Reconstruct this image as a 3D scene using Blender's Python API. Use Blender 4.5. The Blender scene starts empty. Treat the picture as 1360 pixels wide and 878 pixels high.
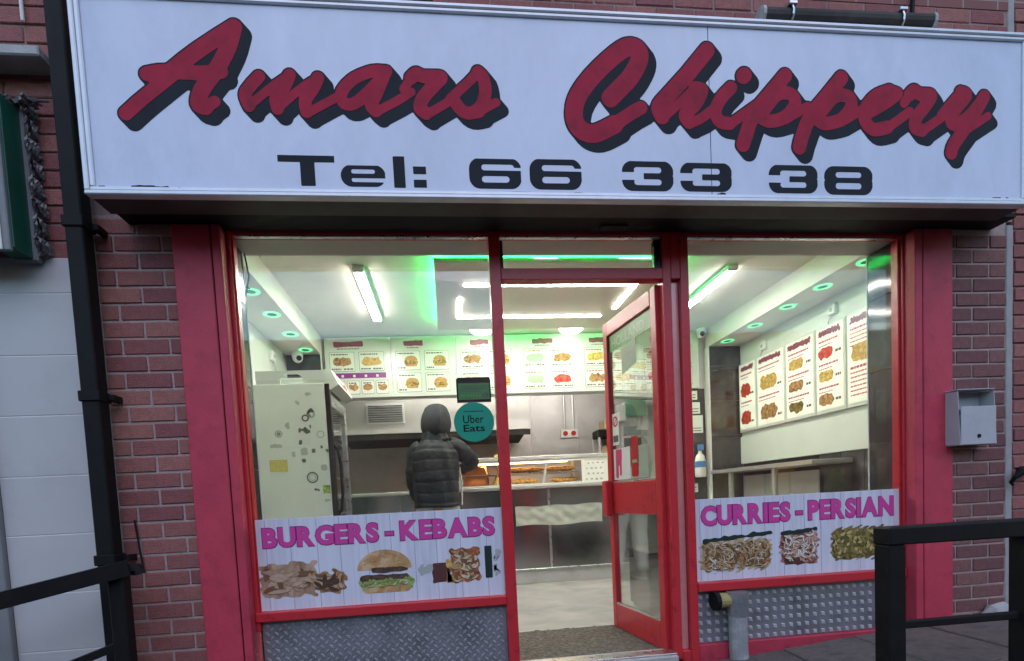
import bpy, bmesh, math, random
import numpy as np
from mathutils import Vector, Matrix
from mathutils.geometry import tessellate_polygon
R = math.radians
random.seed(7)
rng = np.random.default_rng(11)
SC = bpy.context.scene
COL = SC.collection

# ------------------------------------------------------------------ camera
cam_d = bpy.data.cameras.new('camera')
cam = bpy.data.objects.new('camera', cam_d)
COL.objects.link(cam)
CX, CY, CZ = 2.0341, -2.7754, 0.9467
yaw, pitch, roll = 0.1072, -0.0568, -0.0508
fw = Vector((math.sin(yaw) * math.cos(pitch), math.cos(yaw) * math.cos(pitch), math.sin(pitch)))
rt = Vector((math.cos(yaw), -math.sin(yaw), 0))
up = rt.cross(fw)
r2 = math.cos(roll) * rt + math.sin(roll) * up
u2 = -math.sin(roll) * rt + math.cos(roll) * up
cam.matrix_world = Matrix(((r2.x, u2.x, -fw.x, CX), (r2.y, u2.y, -fw.y, CY), (r2.z, u2.z, -fw.z, CZ), (0, 0, 0, 1)))
cam_d.sensor_width = 36
cam_d.sensor_fit = 'HORIZONTAL'
cam_d.lens = 36 * 683.158 / 1360
cam_d.shift_x = (680 - 669.97) / 1360
cam_d.shift_y = (700.02 - 439) / 1360
cam_d.clip_start = 0.05
cam_d.clip_end = 2000
SC.camera = cam

# ------------------------------------------------------------------ dusk sky, weak soft sun, exposure
world = bpy.data.worlds.new('World')
SC.world = world
world.use_nodes = True
wn = world.node_tree
wn.nodes.clear()
sky = wn.nodes.new('ShaderNodeTexSky')
sky.sky_type = 'NISHITA'
sky.sun_disc = False
sky.sun_elevation = R(2.5)
sky.sun_rotation = R(20)          # low sun behind the building
sky.air_density = 1.0
sky.dust_density = 0.6
sky.ozone_density = 2.0
bg = wn.nodes.new('ShaderNodeBackground')
bg.inputs['Strength'].default_value = 0.14
wo = wn.nodes.new('ShaderNodeOutputWorld')
wn.links.new(sky.outputs[0], bg.inputs[0])
wn.links.new(bg.outputs[0], wo.inputs[0])
sun_d = bpy.data.lights.new('sun', 'SUN')
sun_d.energy = 0.13
sun_d.angle = R(60)
sun_d.color = (1.0, 0.78, 0.92)
sun = bpy.data.objects.new('sun', sun_d)
COL.objects.link(sun)
sun.location = (2, -8, 12)
sun.rotation_euler = (R(38), 0, R(8))
SC.view_settings.view_transform = 'Standard'
SC.view_settings.look = 'None'
SC.view_settings.exposure = 3.1
SC.view_settings.gamma = 1.0
SC.view_settings.use_curve_mapping = False
cy = SC.cycles
cy.use_denoising = True
cy.max_bounces = 10
cy.diffuse_bounces = 4
cy.glossy_bounces = 4
cy.transmission_bounces = 6
cy.transparent_max_bounces = 16
cy.caustics_reflective = False
cy.caustics_refractive = False
cy.sample_clamp_indirect = 6

# ------------------------------------------------------------------ materials
def nmat(name):
    m = bpy.data.materials.new(name)
    m.use_nodes = True
    nt = m.node_tree
    return m, nt, nt.nodes['Principled BSDF']

def mat(name, col, rough=0.5, metal=0.0, var=0.10, scale=6.0, bump=0.0, bscale=40.0, rnd=0.0, stretch=(1, 1, 1), spec=0.5,
        dirt=None, dscale=3.0, dlo=0.55, dhi=0.75, rvar=0.0, emit=None, estr=0.0):
    m, nt, b = nmat(name)
    N, L = nt.nodes, nt.links
    tc = N.new('ShaderNodeTexCoord')
    mp = N.new('ShaderNodeMapping')
    mp.inputs['Scale'].default_value = stretch
    L.new(tc.outputs['Object'], mp.inputs[0])
    no = N.new('ShaderNodeTexNoise')
    no.inputs['Scale'].default_value = scale
    no.inputs['Detail'].default_value = 6
    no.inputs['Roughness'].default_value = 0.62
    L.new(mp.outputs[0], no.inputs['Vector'])
    hs = N.new('ShaderNodeHueSaturation')
    hs.inputs['Color'].default_value = (*col, 1)
    mr = N.new('ShaderNodeMapRange')
    mr.inputs[1].default_value = 0.25
    mr.inputs[2].default_value = 0.75
    mr.inputs[3].default_value = 1 - var
    mr.inputs[4].default_value = 1 + var
    L.new(no.outputs['Fac'], mr.inputs[0])
    val = mr.outputs[0]
    if rnd:
        oi = N.new('ShaderNodeObjectInfo')
        m2 = N.new('ShaderNodeMapRange')
        m2.inputs[3].default_value = 1 - rnd
        m2.inputs[4].default_value = 1 + rnd
        L.new(oi.outputs['Random'], m2.inputs[0])
        mu = N.new('ShaderNodeMath')
        mu.operation = 'MULTIPLY'
        L.new(val, mu.inputs[0])
        L.new(m2.outputs[0], mu.inputs[1])
        val = mu.outputs[0]
        m3 = N.new('ShaderNodeMapRange')
        m3.inputs[3].default_value = 0.5 - rnd * 0.05
        m3.inputs[4].default_value = 0.5 + rnd * 0.05
        L.new(oi.outputs['Random'], m3.inputs[0])
        L.new(m3.outputs[0], hs.inputs['Hue'])
    L.new(val, hs.inputs['Value'])
    colout = hs.outputs[0]
    if dirt:
        n2 = N.new('ShaderNodeTexNoise')
        n2.inputs['Scale'].default_value = dscale
        n2.inputs['Detail'].default_value = 8
        n2.inputs['Roughness'].default_value = 0.7
        L.new(mp.outputs[0], n2.inputs['Vector'])
        m4 = N.new('ShaderNodeMapRange')
        m4.inputs[1].default_value = dlo
        m4.inputs[2].default_value = dhi
        L.new(n2.outputs['Fac'], m4.inputs[0])
        mx = N.new('ShaderNodeMix')
        mx.data_type = 'RGBA'
        L.new(m4.outputs[0], mx.inputs['Factor'])
        L.new(colout, mx.inputs['A'])
        mx.inputs['B'].default_value = (*dirt, 1)
        colout = mx.outputs['Result']
    L.new(colout, b.inputs['Base Color'])
    b.inputs['Roughness'].default_value = rough
    if rvar:
        m5 = N.new('ShaderNodeMapRange')
        m5.inputs[1].default_value = 0.3
        m5.inputs[2].default_value = 0.7
        m5.inputs[3].default_value = max(0.02, rough - rvar)
        m5.inputs[4].default_value = rough + rvar
        L.new(no.outputs['Fac'], m5.inputs[0])
        L.new(m5.outputs[0], b.inputs['Roughness'])
    b.inputs['Metallic'].default_value = metal
    b.inputs['Specular IOR Level'].default_value = spec
    if bump:
        n3 = N.new('ShaderNodeTexNoise')
        n3.inputs['Scale'].default_value = bscale
        n3.inputs['Detail'].default_value = 5
        L.new(mp.outputs[0], n3.inputs['Vector'])
        bp = N.new('ShaderNodeBump')
        bp.inputs['Strength'].default_value = bump
        bp.inputs['Distance'].default_value = 0.01
        L.new(n3.outputs['Fac'], bp.inputs['Height'])
        L.new(bp.outputs[0], b.inputs['Normal'])
    if emit:
        b.inputs['Emission Color'].default_value = (*emit, 1)
        b.inputs['Emission Strength'].default_value = estr
    return m

def ramp_mat(name, stops, scale=14.0, rough=0.5, kind='NOISE', bump=0.0, emit=0.0, detail=5, stretch=(1, 1, 1)):
    """printed or natural pattern of several colours"""
    m, nt, b = nmat(name)
    N, L = nt.nodes, nt.links
    tc = N.new('ShaderNodeTexCoord')
    mp = N.new('ShaderNodeMapping')
    mp.inputs['Scale'].default_value = stretch
    L.new(tc.outputs['Object'], mp.inputs[0])
    if kind == 'NOISE':
        no = N.new('ShaderNodeTexNoise')
        no.inputs['Detail'].default_value = detail
        no.inputs['Distortion'].default_value = 0.8
        out = no.outputs['Fac']
    elif kind == 'VORONOI':
        no = N.new('ShaderNodeTexVoronoi')
        out = no.outputs['Distance']
    else:
        no = N.new('ShaderNodeTexWave')
        no.inputs['Distortion'].default_value = 6
        no.inputs['Detail'].default_value = 3
        out = no.outputs['Fac']
    no.inputs['Scale'].default_value = scale
    L.new(mp.outputs[0], no.inputs['Vector'])
    cr = N.new('ShaderNodeValToRGB')
    el = cr.color_ramp.elements
    while len(el) < len(stops):
        el.new(0.5)
    for e, (p, c) in zip(el, stops):
        e.position = p
        e.color = (*c, 1)
    L.new(out, cr.inputs[0])
    L.new(cr.outputs[0], b.inputs['Base Color'])
    b.inputs['Roughness'].default_value = rough
    if bump:
        bp = N.new('ShaderNodeBump')
        bp.inputs['Strength'].default_value = bump
        bp.inputs['Distance'].default_value = 0.01
        L.new(out, bp.inputs['Height'])
        L.new(bp.outputs[0], b.inputs['Normal'])
    if emit:
        L.new(cr.outputs[0], b.inputs['Emission Color'])
        b.inputs['Emission Strength'].default_value = emit
    return m

def emat(name, col, s):
    m, nt, b = nmat(name)
    b.inputs['Base Color'].default_value = (0.8, 0.8, 0.8, 1)
    b.inputs['Emission Color'].default_value = (*col, 1)
    b.inputs['Emission Strength'].default_value = s
    return m

def glass_mat(name, tint=(0.96, 0.98, 0.97), rough=0.0, ior=1.5, smear=0.0):
    m = bpy.data.materials.new(name)
    m.use_nodes = True
    nt = m.node_tree
    N, L = nt.nodes, nt.links
    N.clear()
    o = N.new('ShaderNodeOutputMaterial')
    tr = N.new('ShaderNodeBsdfTransparent')
    tr.inputs[0].default_value = (*tint, 1)
    gl = N.new('ShaderNodeBsdfGlossy')
    gl.inputs['Color'].default_value = (1, 1, 1, 1)
    gl.inputs['Roughness'].default_value = rough
    lw = N.new('ShaderNodeLayerWeight')
    lw.inputs['Blend'].default_value = 0.5
    pw = N.new('ShaderNodeMath')
    pw.operation = 'POWER'
    pw.inputs[1].default_value = 5.0
    L.new(lw.outputs['Facing'], pw.inputs[0])
    fr = N.new('ShaderNodeMapRange')
    fr.inputs[3].default_value = ((ior - 1) / (ior + 1)) ** 2
    fr.inputs[4].default_value = 1.0
    L.new(pw.outputs[0], fr.inputs[0])
    mx = N.new('ShaderNodeMixShader')
    L.new(fr.outputs[0], mx.inputs[0])
    L.new(tr.outputs[0], mx.inputs[1])
    L.new(gl.outputs[0], mx.inputs[2])
    res = mx.outputs[0]
    if smear:
        df = N.new('ShaderNodeBsdfDiffuse')
        df.inputs[0].default_value = (0.6, 0.6, 0.6, 1)
        tc = N.new('ShaderNodeTexCoord')
        no = N.new('ShaderNodeTexNoise')
        no.inputs['Scale'].default_value = 2.5
        no.inputs['Detail'].default_value = 7
        L.new(tc.outputs['Object'], no.inputs['Vector'])
        mr = N.new('ShaderNodeMapRange')
        mr.inputs[1].default_value = 0.42
        mr.inputs[2].default_value = 0.8
        mr.inputs[3].default_value = 0.0
        mr.inputs[4].default_value = smear
        L.new(no.outputs['Fac'], mr.inputs[0])
        m2 = N.new('ShaderNodeMixShader')
        L.new(mr.outputs[0], m2.inputs[0])
        L.new(res, m2.inputs[1])
        L.new(df.outputs[0], m2.inputs[2])
        res = m2.outputs[0]
    L.new(res, o.inputs[0])
    return m

M = {}
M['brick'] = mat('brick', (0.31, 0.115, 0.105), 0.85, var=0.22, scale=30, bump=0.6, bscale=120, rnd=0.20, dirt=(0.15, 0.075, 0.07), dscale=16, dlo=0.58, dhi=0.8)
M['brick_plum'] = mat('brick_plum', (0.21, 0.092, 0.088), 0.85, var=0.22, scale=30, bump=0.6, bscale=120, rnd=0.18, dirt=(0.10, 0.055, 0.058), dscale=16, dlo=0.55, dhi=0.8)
def brick_tex():
    m, nt, b = nmat('brick_tex')
    N, L = nt.nodes, nt.links
    tc = N.new('ShaderNodeTexCoord')
    mp = N.new('ShaderNodeMapping')
    mp.inputs['Rotation'].default_value = (R(-90), 0, 0)
    L.new(tc.outputs['Object'], mp.inputs[0])
    bt = N.new('ShaderNodeTexBrick')
    bt.inputs['Color1'].default_value = (0.30, 0.11, 0.10, 1)
    bt.inputs['Color2'].default_value = (0.21, 0.085, 0.08, 1)
    bt.inputs['Mortar'].default_value = (0.34, 0.24, 0.22, 1)
    bt.inputs['Scale'].default_value = 1.0
    bt.inputs['Mortar Size'].default_value = 0.005
    bt.inputs['Brick Width'].default_value = 0.2214
    bt.inputs['Row Height'].default_value = 0.083
    L.new(mp.outputs[0], bt.inputs['Vector'])
    L.new(bt.outputs['Color'], b.inputs['Base Color'])
    b.inputs['Roughness'].default_value = 0.85
    bp = N.new('ShaderNodeBump')
    bp.inputs['Strength'].default_value = 0.6
    bp.inputs['Distance'].default_value = 0.006
    bp.invert = True
    L.new(bt.outputs['Fac'], bp.inputs['Height'])
    L.new(bp.outputs[0], b.inputs['Normal'])
    return m
M['brick_tex'] = brick_tex()
M['brick_far'] = mat('brick_far', (0.10, 0.06, 0.055), 0.9, var=0.2, scale=3)
M['slate'] = mat('slate', (0.07, 0.07, 0.08), 0.7, var=0.2, scale=3)
M['mortar'] = mat('mortar', (0.43, 0.34, 0.32), 0.95, var=0.2, scale=40, bump=0.5, bscale=160, dirt=(0.32, 0.24, 0.22), dscale=5)
M['mortar_dark'] = mat('mortar_dark', (0.34, 0.23, 0.21), 0.95, var=0.2, scale=40, bump=0.5, bscale=160)
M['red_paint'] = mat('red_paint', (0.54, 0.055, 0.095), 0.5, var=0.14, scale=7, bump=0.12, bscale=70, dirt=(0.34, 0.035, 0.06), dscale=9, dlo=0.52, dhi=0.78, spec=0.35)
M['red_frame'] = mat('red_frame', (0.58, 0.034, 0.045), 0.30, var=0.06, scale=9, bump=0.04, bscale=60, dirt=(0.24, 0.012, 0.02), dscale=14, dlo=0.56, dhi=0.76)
M['red_frame_lit'] = mat('red_frame_lit', (0.80, 0.36, 0.34), 0.22, metal=0.3, var=0.1, scale=20)  # frame red paled: interior light on the door reveal put into the colour
M['black'] = mat('black', (0.008, 0.008, 0.009), 0.6, var=0.3, scale=12, bump=0.1, bscale=80, dirt=(0.045, 0.04, 0.038), dscale=22, dlo=0.66, dhi=0.8, spec=0.2)
M['black_gloss'] = mat('black_gloss', (0.01, 0.01, 0.011), 0.25, var=0.2)
M['tray'] = mat('tray', (0.075, 0.072, 0.062), 0.7, var=0.3, scale=6, dirt=(0.15, 0.135, 0.10), dscale=4, dlo=0.6, dhi=0.9)
M['soffit'] = mat('soffit', (0.030, 0.028, 0.026), 0.8, var=0.3, scale=6, dirt=(0.075, 0.068, 0.055), dscale=5, dlo=0.5, dhi=0.8)
M['sign_face'] = mat('sign_face', (0.66, 0.71, 0.87), 0.32, var=0.06, scale=5.0, dirt=(0.52, 0.57, 0.70), dscale=2.6, dlo=0.46, dhi=0.86, stretch=(1.2, 1, 0.6), bump=0.05, bscale=160)
M['sign_rim'] = mat('sign_rim', (0.76, 0.78, 0.84), 0.35, metal=0.2, var=0.08, scale=10, dirt=(0.4, 0.38, 0.36), dscale=9, dlo=0.64, dhi=0.8)
M['letter_red'] = mat('letter_red', (0.38, 0.020, 0.050), 0.7, var=0.18, scale=9, spec=0.2, dirt=(0.16, 0.022, 0.04), dscale=11, dlo=0.52, dhi=0.78)
M['letter_dark'] = mat('letter_dark', (0.018, 0.024, 0.032), 0.75, var=0.2, scale=9, spec=0.2)
M['alu'] = mat('alu', (0.60, 0.61, 0.62), 0.32, metal=1.0, var=0.12, scale=18, rvar=0.1)
M['steel'] = mat('steel', (0.58, 0.57, 0.56), 0.33, metal=0.7, var=0.05, scale=3, rvar=0.04)
M['steel_dull'] = mat('steel_dull', (0.56, 0.54, 0.53), 0.45, metal=0.45, var=0.14, scale=4, rvar=0.1, dirt=(0.42, 0.39, 0.38), dscale=3)
M['hood_steel'] = mat('hood_steel', (0.66, 0.64, 0.62), 0.42, metal=0.35, var=0.05, scale=3, rvar=0.05)
M['steel_front'] = mat('steel_front', (0.34, 0.35, 0.37), 0.20, metal=1.0, var=0.12, scale=2, rvar=0.06, bump=0.05, bscale=5)
M['plate'] = mat('plate', (0.36, 0.37, 0.41), 0.45, metal=0.6, var=0.2, scale=14, dirt=(0.13, 0.13, 0.14), dscale=7, dlo=0.45, dhi=0.75)
M['lozenge'] = mat('lozenge', (0.62, 0.63, 0.66), 0.40, metal=0.35, var=0.15, scale=20)
M['lozenge_dull'] = mat('lozenge_dull', (0.50, 0.51, 0.54), 0.42, metal=0.6, var=0.2, scale=16, dirt=(0.24, 0.24, 0.26), dscale=6, dlo=0.5, dhi=0.75)
M['white'] = mat('white', (0.78, 0.78, 0.76), 0.5, var=0.04, scale=4)
M['wall_white'] = mat('wall_white', (0.76, 0.78, 0.75), 0.18, var=0.03, scale=3, dirt=(0.62, 0.62, 0.57), dscale=3, dlo=0.6, dhi=0.9)
M['ceiling'] = mat('ceiling', (0.74, 0.71, 0.65), 0.7, var=0.04, scale=2.5, dirt=(0.62, 0.57, 0.48), dscale=1.6, dlo=0.5, dhi=0.85, bump=0.05, bscale=25)
M['soffit_in'] = mat('soffit_in', (0.46, 0.43, 0.41), 0.5, var=0.08, scale=3)
M['panel'] = mat('panel', (0.62, 0.55, 0.47), 0.35, var=0.04, scale=2)
M['tile_dark'] = ramp_mat('tile_dark', [(0.3, (0.030, 0.031, 0.034)), (0.52, (0.060, 0.060, 0.064)), (0.75, (0.11, 0.108, 0.108))], scale=4, rough=0.09)
M['grout'] = mat('grout', (0.75, 0.75, 0.72), 0.6)
M['floor'] = ramp_mat('shop_floor', [(0.3, (0.30, 0.29, 0.275)), (0.5, (0.41, 0.385, 0.36)), (0.7, (0.52, 0.475, 0.44))], scale=3.2, rough=0.28, detail=10, stretch=(1, 1.3, 1))
M['mat'] = ramp_mat('coir_mat', [(0.35, (0.06, 0.05, 0.04)), (0.55, (0.12, 0.105, 0.085)), (0.7, (0.19, 0.165, 0.13))], scale=42, rough=0.95, bump=0.8)
M['cladding'] = mat('cladding', (0.54, 0.54, 0.54), 0.45, var=0.05, scale=3, dirt=(0.42, 0.42, 0.43), dscale=2.2, dlo=0.55, dhi=0.85)
M['green_board'] = mat('green_board', (0.008, 0.095, 0.065), 0.35, var=0.15, scale=5)
M['grey_board'] = mat('grey_board', (0.22, 0.23, 0.24), 0.5, var=0.12, scale=5)
M['film'] = mat('film', (0.13, 0.13, 0.14), 0.2, var=0.5, scale=12, bump=1.0, bscale=18)
M['concrete'] = mat('concrete', (0.42, 0.42, 0.41), 0.85, var=0.18, scale=12, bump=0.3, bscale=60)
M['slab'] = mat('slab', (0.150, 0.124, 0.108), 0.8, var=0.25, scale=22, bump=0.4, bscale=120, rnd=0.16, dirt=(0.055, 0.052, 0.05), dscale=8, dlo=0.5, dhi=0.75)
M['slab_joint'] = mat('slab_joint', (0.035, 0.033, 0.032), 0.95, var=0.3, scale=30)
M['asphalt'] = mat('asphalt', (0.05, 0.05, 0.052), 0.9, var=0.3, scale=40, bump=0.5, bscale=150)
M['glass'] = glass_mat('window_glass', ior=1.6, smear=0.022)
M['glass_door'] = glass_mat('door_glass', (0.90, 0.92, 0.91), ior=3.1)
M['glass_clear'] = glass_mat('cabinet_glass', (0.97, 0.98, 0.97))
M['light_white'] = emat('light_white', (1.0, 0.95, 0.86), 12.0)
M['light_kitchen_fill'] = emat('light_kitchen_fill', (1.0, 0.94, 0.88), 5.2)
M['light_dome'] = emat('light_dome', (1.0, 0.95, 0.85), 1.2)
M['light_green'] = emat('light_green', (0.02, 1.0, 0.16), 11.0)
M['light_diode'] = emat('light_diode', (0.45, 1.0, 0.65), 0.6)
M['light_cyan'] = emat('light_cyan', (0.0, 1.0, 0.30), 0.15)
M['light_warm'] = emat('light_warm', (1.0, 0.50, 0.16), 8.0)
M['banner'] = ramp_mat('banner', [(0.30, (0.60, 0.61, 0.70)), (0.5, (0.69, 0.70, 0.80)), (0.7, (0.76, 0.77, 0.86))], scale=3, rough=0.30, stretch=(9, 1, 0.6))
M['banner_line'] = mat('banner_line', (0.33, 0.34, 0.42), 0.5)
M['pink'] = mat('pink', (0.66, 0.065, 0.34), 0.4, var=0.05)
M['pink_edge'] = mat('pink_edge', (0.22, 0.015, 0.13), 0.4)
M['lightbox'] = mat('lightbox', (0.80, 0.79, 0.68), 0.4, emit=(1.0, 0.95, 0.78), estr=0.042)
M['menu_panel'] = mat('menu_panel', (0.70, 0.72, 0.69), 0.22, var=0.03, scale=3)
M['menu_card'] = mat('menu_card', (0.80, 0.80, 0.77), 0.22, var=0.03)
M['card_glow'] = mat('card_glow', (0.80, 0.79, 0.70), 0.3, emit=(1.0, 0.95, 0.80), estr=0.055)
M['card_edge'] = mat('card_edge', (0.20, 0.22, 0.20), 0.4)
M['ink'] = mat('ink', (0.10, 0.10, 0.10), 0.5)
M['fmark'] = mat('fmark', (0.13, 0.14, 0.13), 0.5, var=0.4, scale=60)
M['ink_red'] = mat('ink_red', (0.52, 0.06, 0.11), 0.5)
M['ink_maroon'] = mat('ink_maroon', (0.27, 0.055, 0.10), 0.35, var=0.2, scale=20)
M['purple'] = mat('purple', (0.24, 0.03, 0.25), 0.4)
M['f_brown'] = ramp_mat('food_brown', [(0.3, (0.16, 0.06, 0.02)), (0.5, (0.42, 0.20, 0.07)), (0.7, (0.62, 0.36, 0.16))], scale=34)
M['f_chips'] = ramp_mat('food_chips', [(0.3, (0.42, 0.20, 0.04)), (0.5, (0.66, 0.40, 0.10)), (0.7, (0.80, 0.60, 0.26))], scale=38)
M['f_red'] = ramp_mat('food_red', [(0.3, (0.36, 0.02, 0.015)), (0.5, (0.62, 0.05, 0.03)), (0.7, (0.75, 0.16, 0.08))], scale=34)
M['f_burger'] = ramp_mat('food_fill', [(0.3, (0.10, 0.22, 0.03)), (0.45, (0.22, 0.08, 0.03)), (0.6, (0.62, 0.38, 0.06)), (0.75, (0.5, 0.12, 0.05))], scale=40)
M['f_bun'] = mat('food_bun', (0.55, 0.29, 0.09), 0.5, var=0.25, scale=30)
M['f_meat'] = ramp_mat('print_meat', [(0.28, (0.07, 0.03, 0.015)), (0.42, (0.30, 0.16, 0.09)), (0.58, (0.46, 0.30, 0.20)), (0.75, (0.60, 0.44, 0.32))], scale=13, kind='NOISE', stretch=(1.2, 1, 0.6))
M['f_chicken'] = ramp_mat('print_chicken', [(0.3, (0.06, 0.025, 0.012)), (0.45, (0.28, 0.12, 0.04)), (0.62, (0.50, 0.27, 0.10)), (0.8, (0.62, 0.42, 0.22))], scale=22)
M['p_bun'] = ramp_mat('print_bun', [(0.3, (0.42, 0.20, 0.07)), (0.5, (0.58, 0.33, 0.14)), (0.7, (0.74, 0.54, 0.32))], scale=16)
M['p_patty'] = ramp_mat('print_patty', [(0.3, (0.03, 0.018, 0.012)), (0.6, (0.13, 0.075, 0.045))], scale=40)
M['p_cheese'] = mat('print_cheese', (0.72, 0.50, 0.10), 0.4)
M['p_lettuce'] = ramp_mat('print_lettuce', [(0.3, (0.10, 0.16, 0.03)), (0.5, (0.26, 0.36, 0.09)), (0.7, (0.50, 0.56, 0.24))], scale=34)
M['p_steak'] = ramp_mat('print_steak', [(0.3, (0.10, 0.02, 0.01)), (0.5, (0.34, 0.10, 0.035)), (0.7, (0.60, 0.30, 0.14))], scale=30, kind='NOISE')
M['p_dark'] = mat('print_dark', (0.10, 0.035, 0.03), 0.5, var=0.2, scale=20)
M['p_black'] = mat('print_black', (0.02, 0.035, 0.03), 0.4)
M['p_noodle'] = ramp_mat('print_noodle', [(0.25, (0.12, 0.06, 0.02)), (0.42, (0.44, 0.28, 0.12)), (0.6, (0.62, 0.48, 0.28)), (0.78, (0.72, 0.66, 0.50))], scale=18, kind='NOISE')
M['p_shred'] = ramp_mat('print_shred', [(0.28, (0.06, 0.015, 0.02)), (0.45, (0.30, 0.08, 0.07)), (0.58, (0.56, 0.34, 0.26)), (0.75, (0.72, 0.62, 0.52))], scale=26)
M['p_stew'] = ramp_mat('print_stew', [(0.28, (0.03, 0.025, 0.008)), (0.48, (0.17, 0.12, 0.03)), (0.65, (0.33, 0.24, 0.07)), (0.8, (0.56, 0.46, 0.20))], scale=22)
M['sticker_green'] = mat('sticker_green', (0.0, 0.30, 0.19), 0.5, var=0.03)
M['lcd_green'] = mat('lcd_green', (0.055, 0.19, 0.075), 0.3, var=0.1, emit=(0.10, 0.42, 0.14), estr=0.012)
M['fridge'] = mat('fridge', (0.70, 0.75, 0.71), 0.30, var=0.03, scale=4)
M['fridge_hood'] = mat('fridge_hood', (0.62, 0.66, 0.63), 0.4, var=0.04)
M['cardboard'] = mat('cardboard', (0.40, 0.29, 0.18), 0.8, var=0.15)
M['yellow'] = mat('yellow', (0.60, 0.50, 0.16), 0.6, var=0.25, scale=60)
M['green_pic'] = ramp_mat('green_pic', [(0.35, (0.05, 0.14, 0.02)), (0.55, (0.25, 0.42, 0.06)), (0.7, (0.6, 0.62, 0.3))], scale=30)
M['grey_mark'] = mat('grey_mark', (0.42, 0.45, 0.42), 0.6)
M['jacket'] = mat('jacket', (0.014, 0.017, 0.023), 0.55, var=0.35, scale=14, bump=0.5, bscale=26, spec=0.35)
M['hood_cloth'] = mat('hood_cloth', (0.022, 0.024, 0.031), 0.8, var=0.3, scale=18, bump=0.4, bscale=30)
M['joggers'] = mat('joggers', (0.58, 0.58, 0.59), 0.85, var=0.12, scale=12, bump=0.5, bscale=18)
M['trainer'] = mat('trainer', (0.62, 0.58, 0.55), 0.6, var=0.1)
M['sole'] = mat('sole', (0.80, 0.79, 0.76), 0.6)
M['skin'] = mat('skin', (0.45, 0.26, 0.19), 0.5, var=0.08, scale=30)
M['paper'] = mat('paper', (0.40, 0.41, 0.36), 0.6, var=0.06, scale=6, bump=0.5, bscale=9)
M['green_card'] = mat('green_card', (0.02, 0.26, 0.09), 0.5, var=0.1)
M['orange_bag'] = mat('orange_bag', (0.75, 0.22, 0.05), 0.35, var=0.25, scale=12)
M['batter'] = ramp_mat('batter', [(0.3, (0.42, 0.16, 0.03)), (0.5, (0.68, 0.33, 0.07)), (0.7, (0.82, 0.52, 0.18))], scale=30, bump=0.6)
M['bin_grey'] = mat('bin_grey', (0.46, 0.48, 0.52), 0.45, var=0.08, scale=10, dirt=(0.28, 0.29, 0.30), dscale=12, dlo=0.6, dhi=0.8)
M['pvc_grey'] = mat('pvc_grey', (0.33, 0.34, 0.35), 0.5, var=0.15, scale=12, dirt=(0.52, 0.53, 0.53), dscale=18, dlo=0.5, dhi=0.7)
M['pvc_yellow'] = mat('pvc_yellow', (0.38, 0.34, 0.13), 0.5, var=0.2, scale=20)
M['seal'] = mat('seal', (0.36, 0.35, 0.35), 0.7, var=0.15, scale=16)
M['holland'] = mat('holland', (0.10, 0.30, 0.08), 0.35, var=0.12, scale=10)
M['holland_ink'] = mat('holland_ink', (0.32, 0.46, 0.28), 0.4)
M['notice'] = mat('notice', (0.40, 0.44, 0.36), 0.5, var=0.06)
M['pink_print'] = mat('pink_print', (0.60, 0.05, 0.16), 0.5)
M['red_print'] = mat('red_print', (0.50, 0.015, 0.02), 0.4)
M['blue'] = mat('blue', (0.08, 0.22, 0.50), 0.3)

# ------------------------------------------------------------------ geometry helpers
ORG = {}          # world origin of every object

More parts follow.
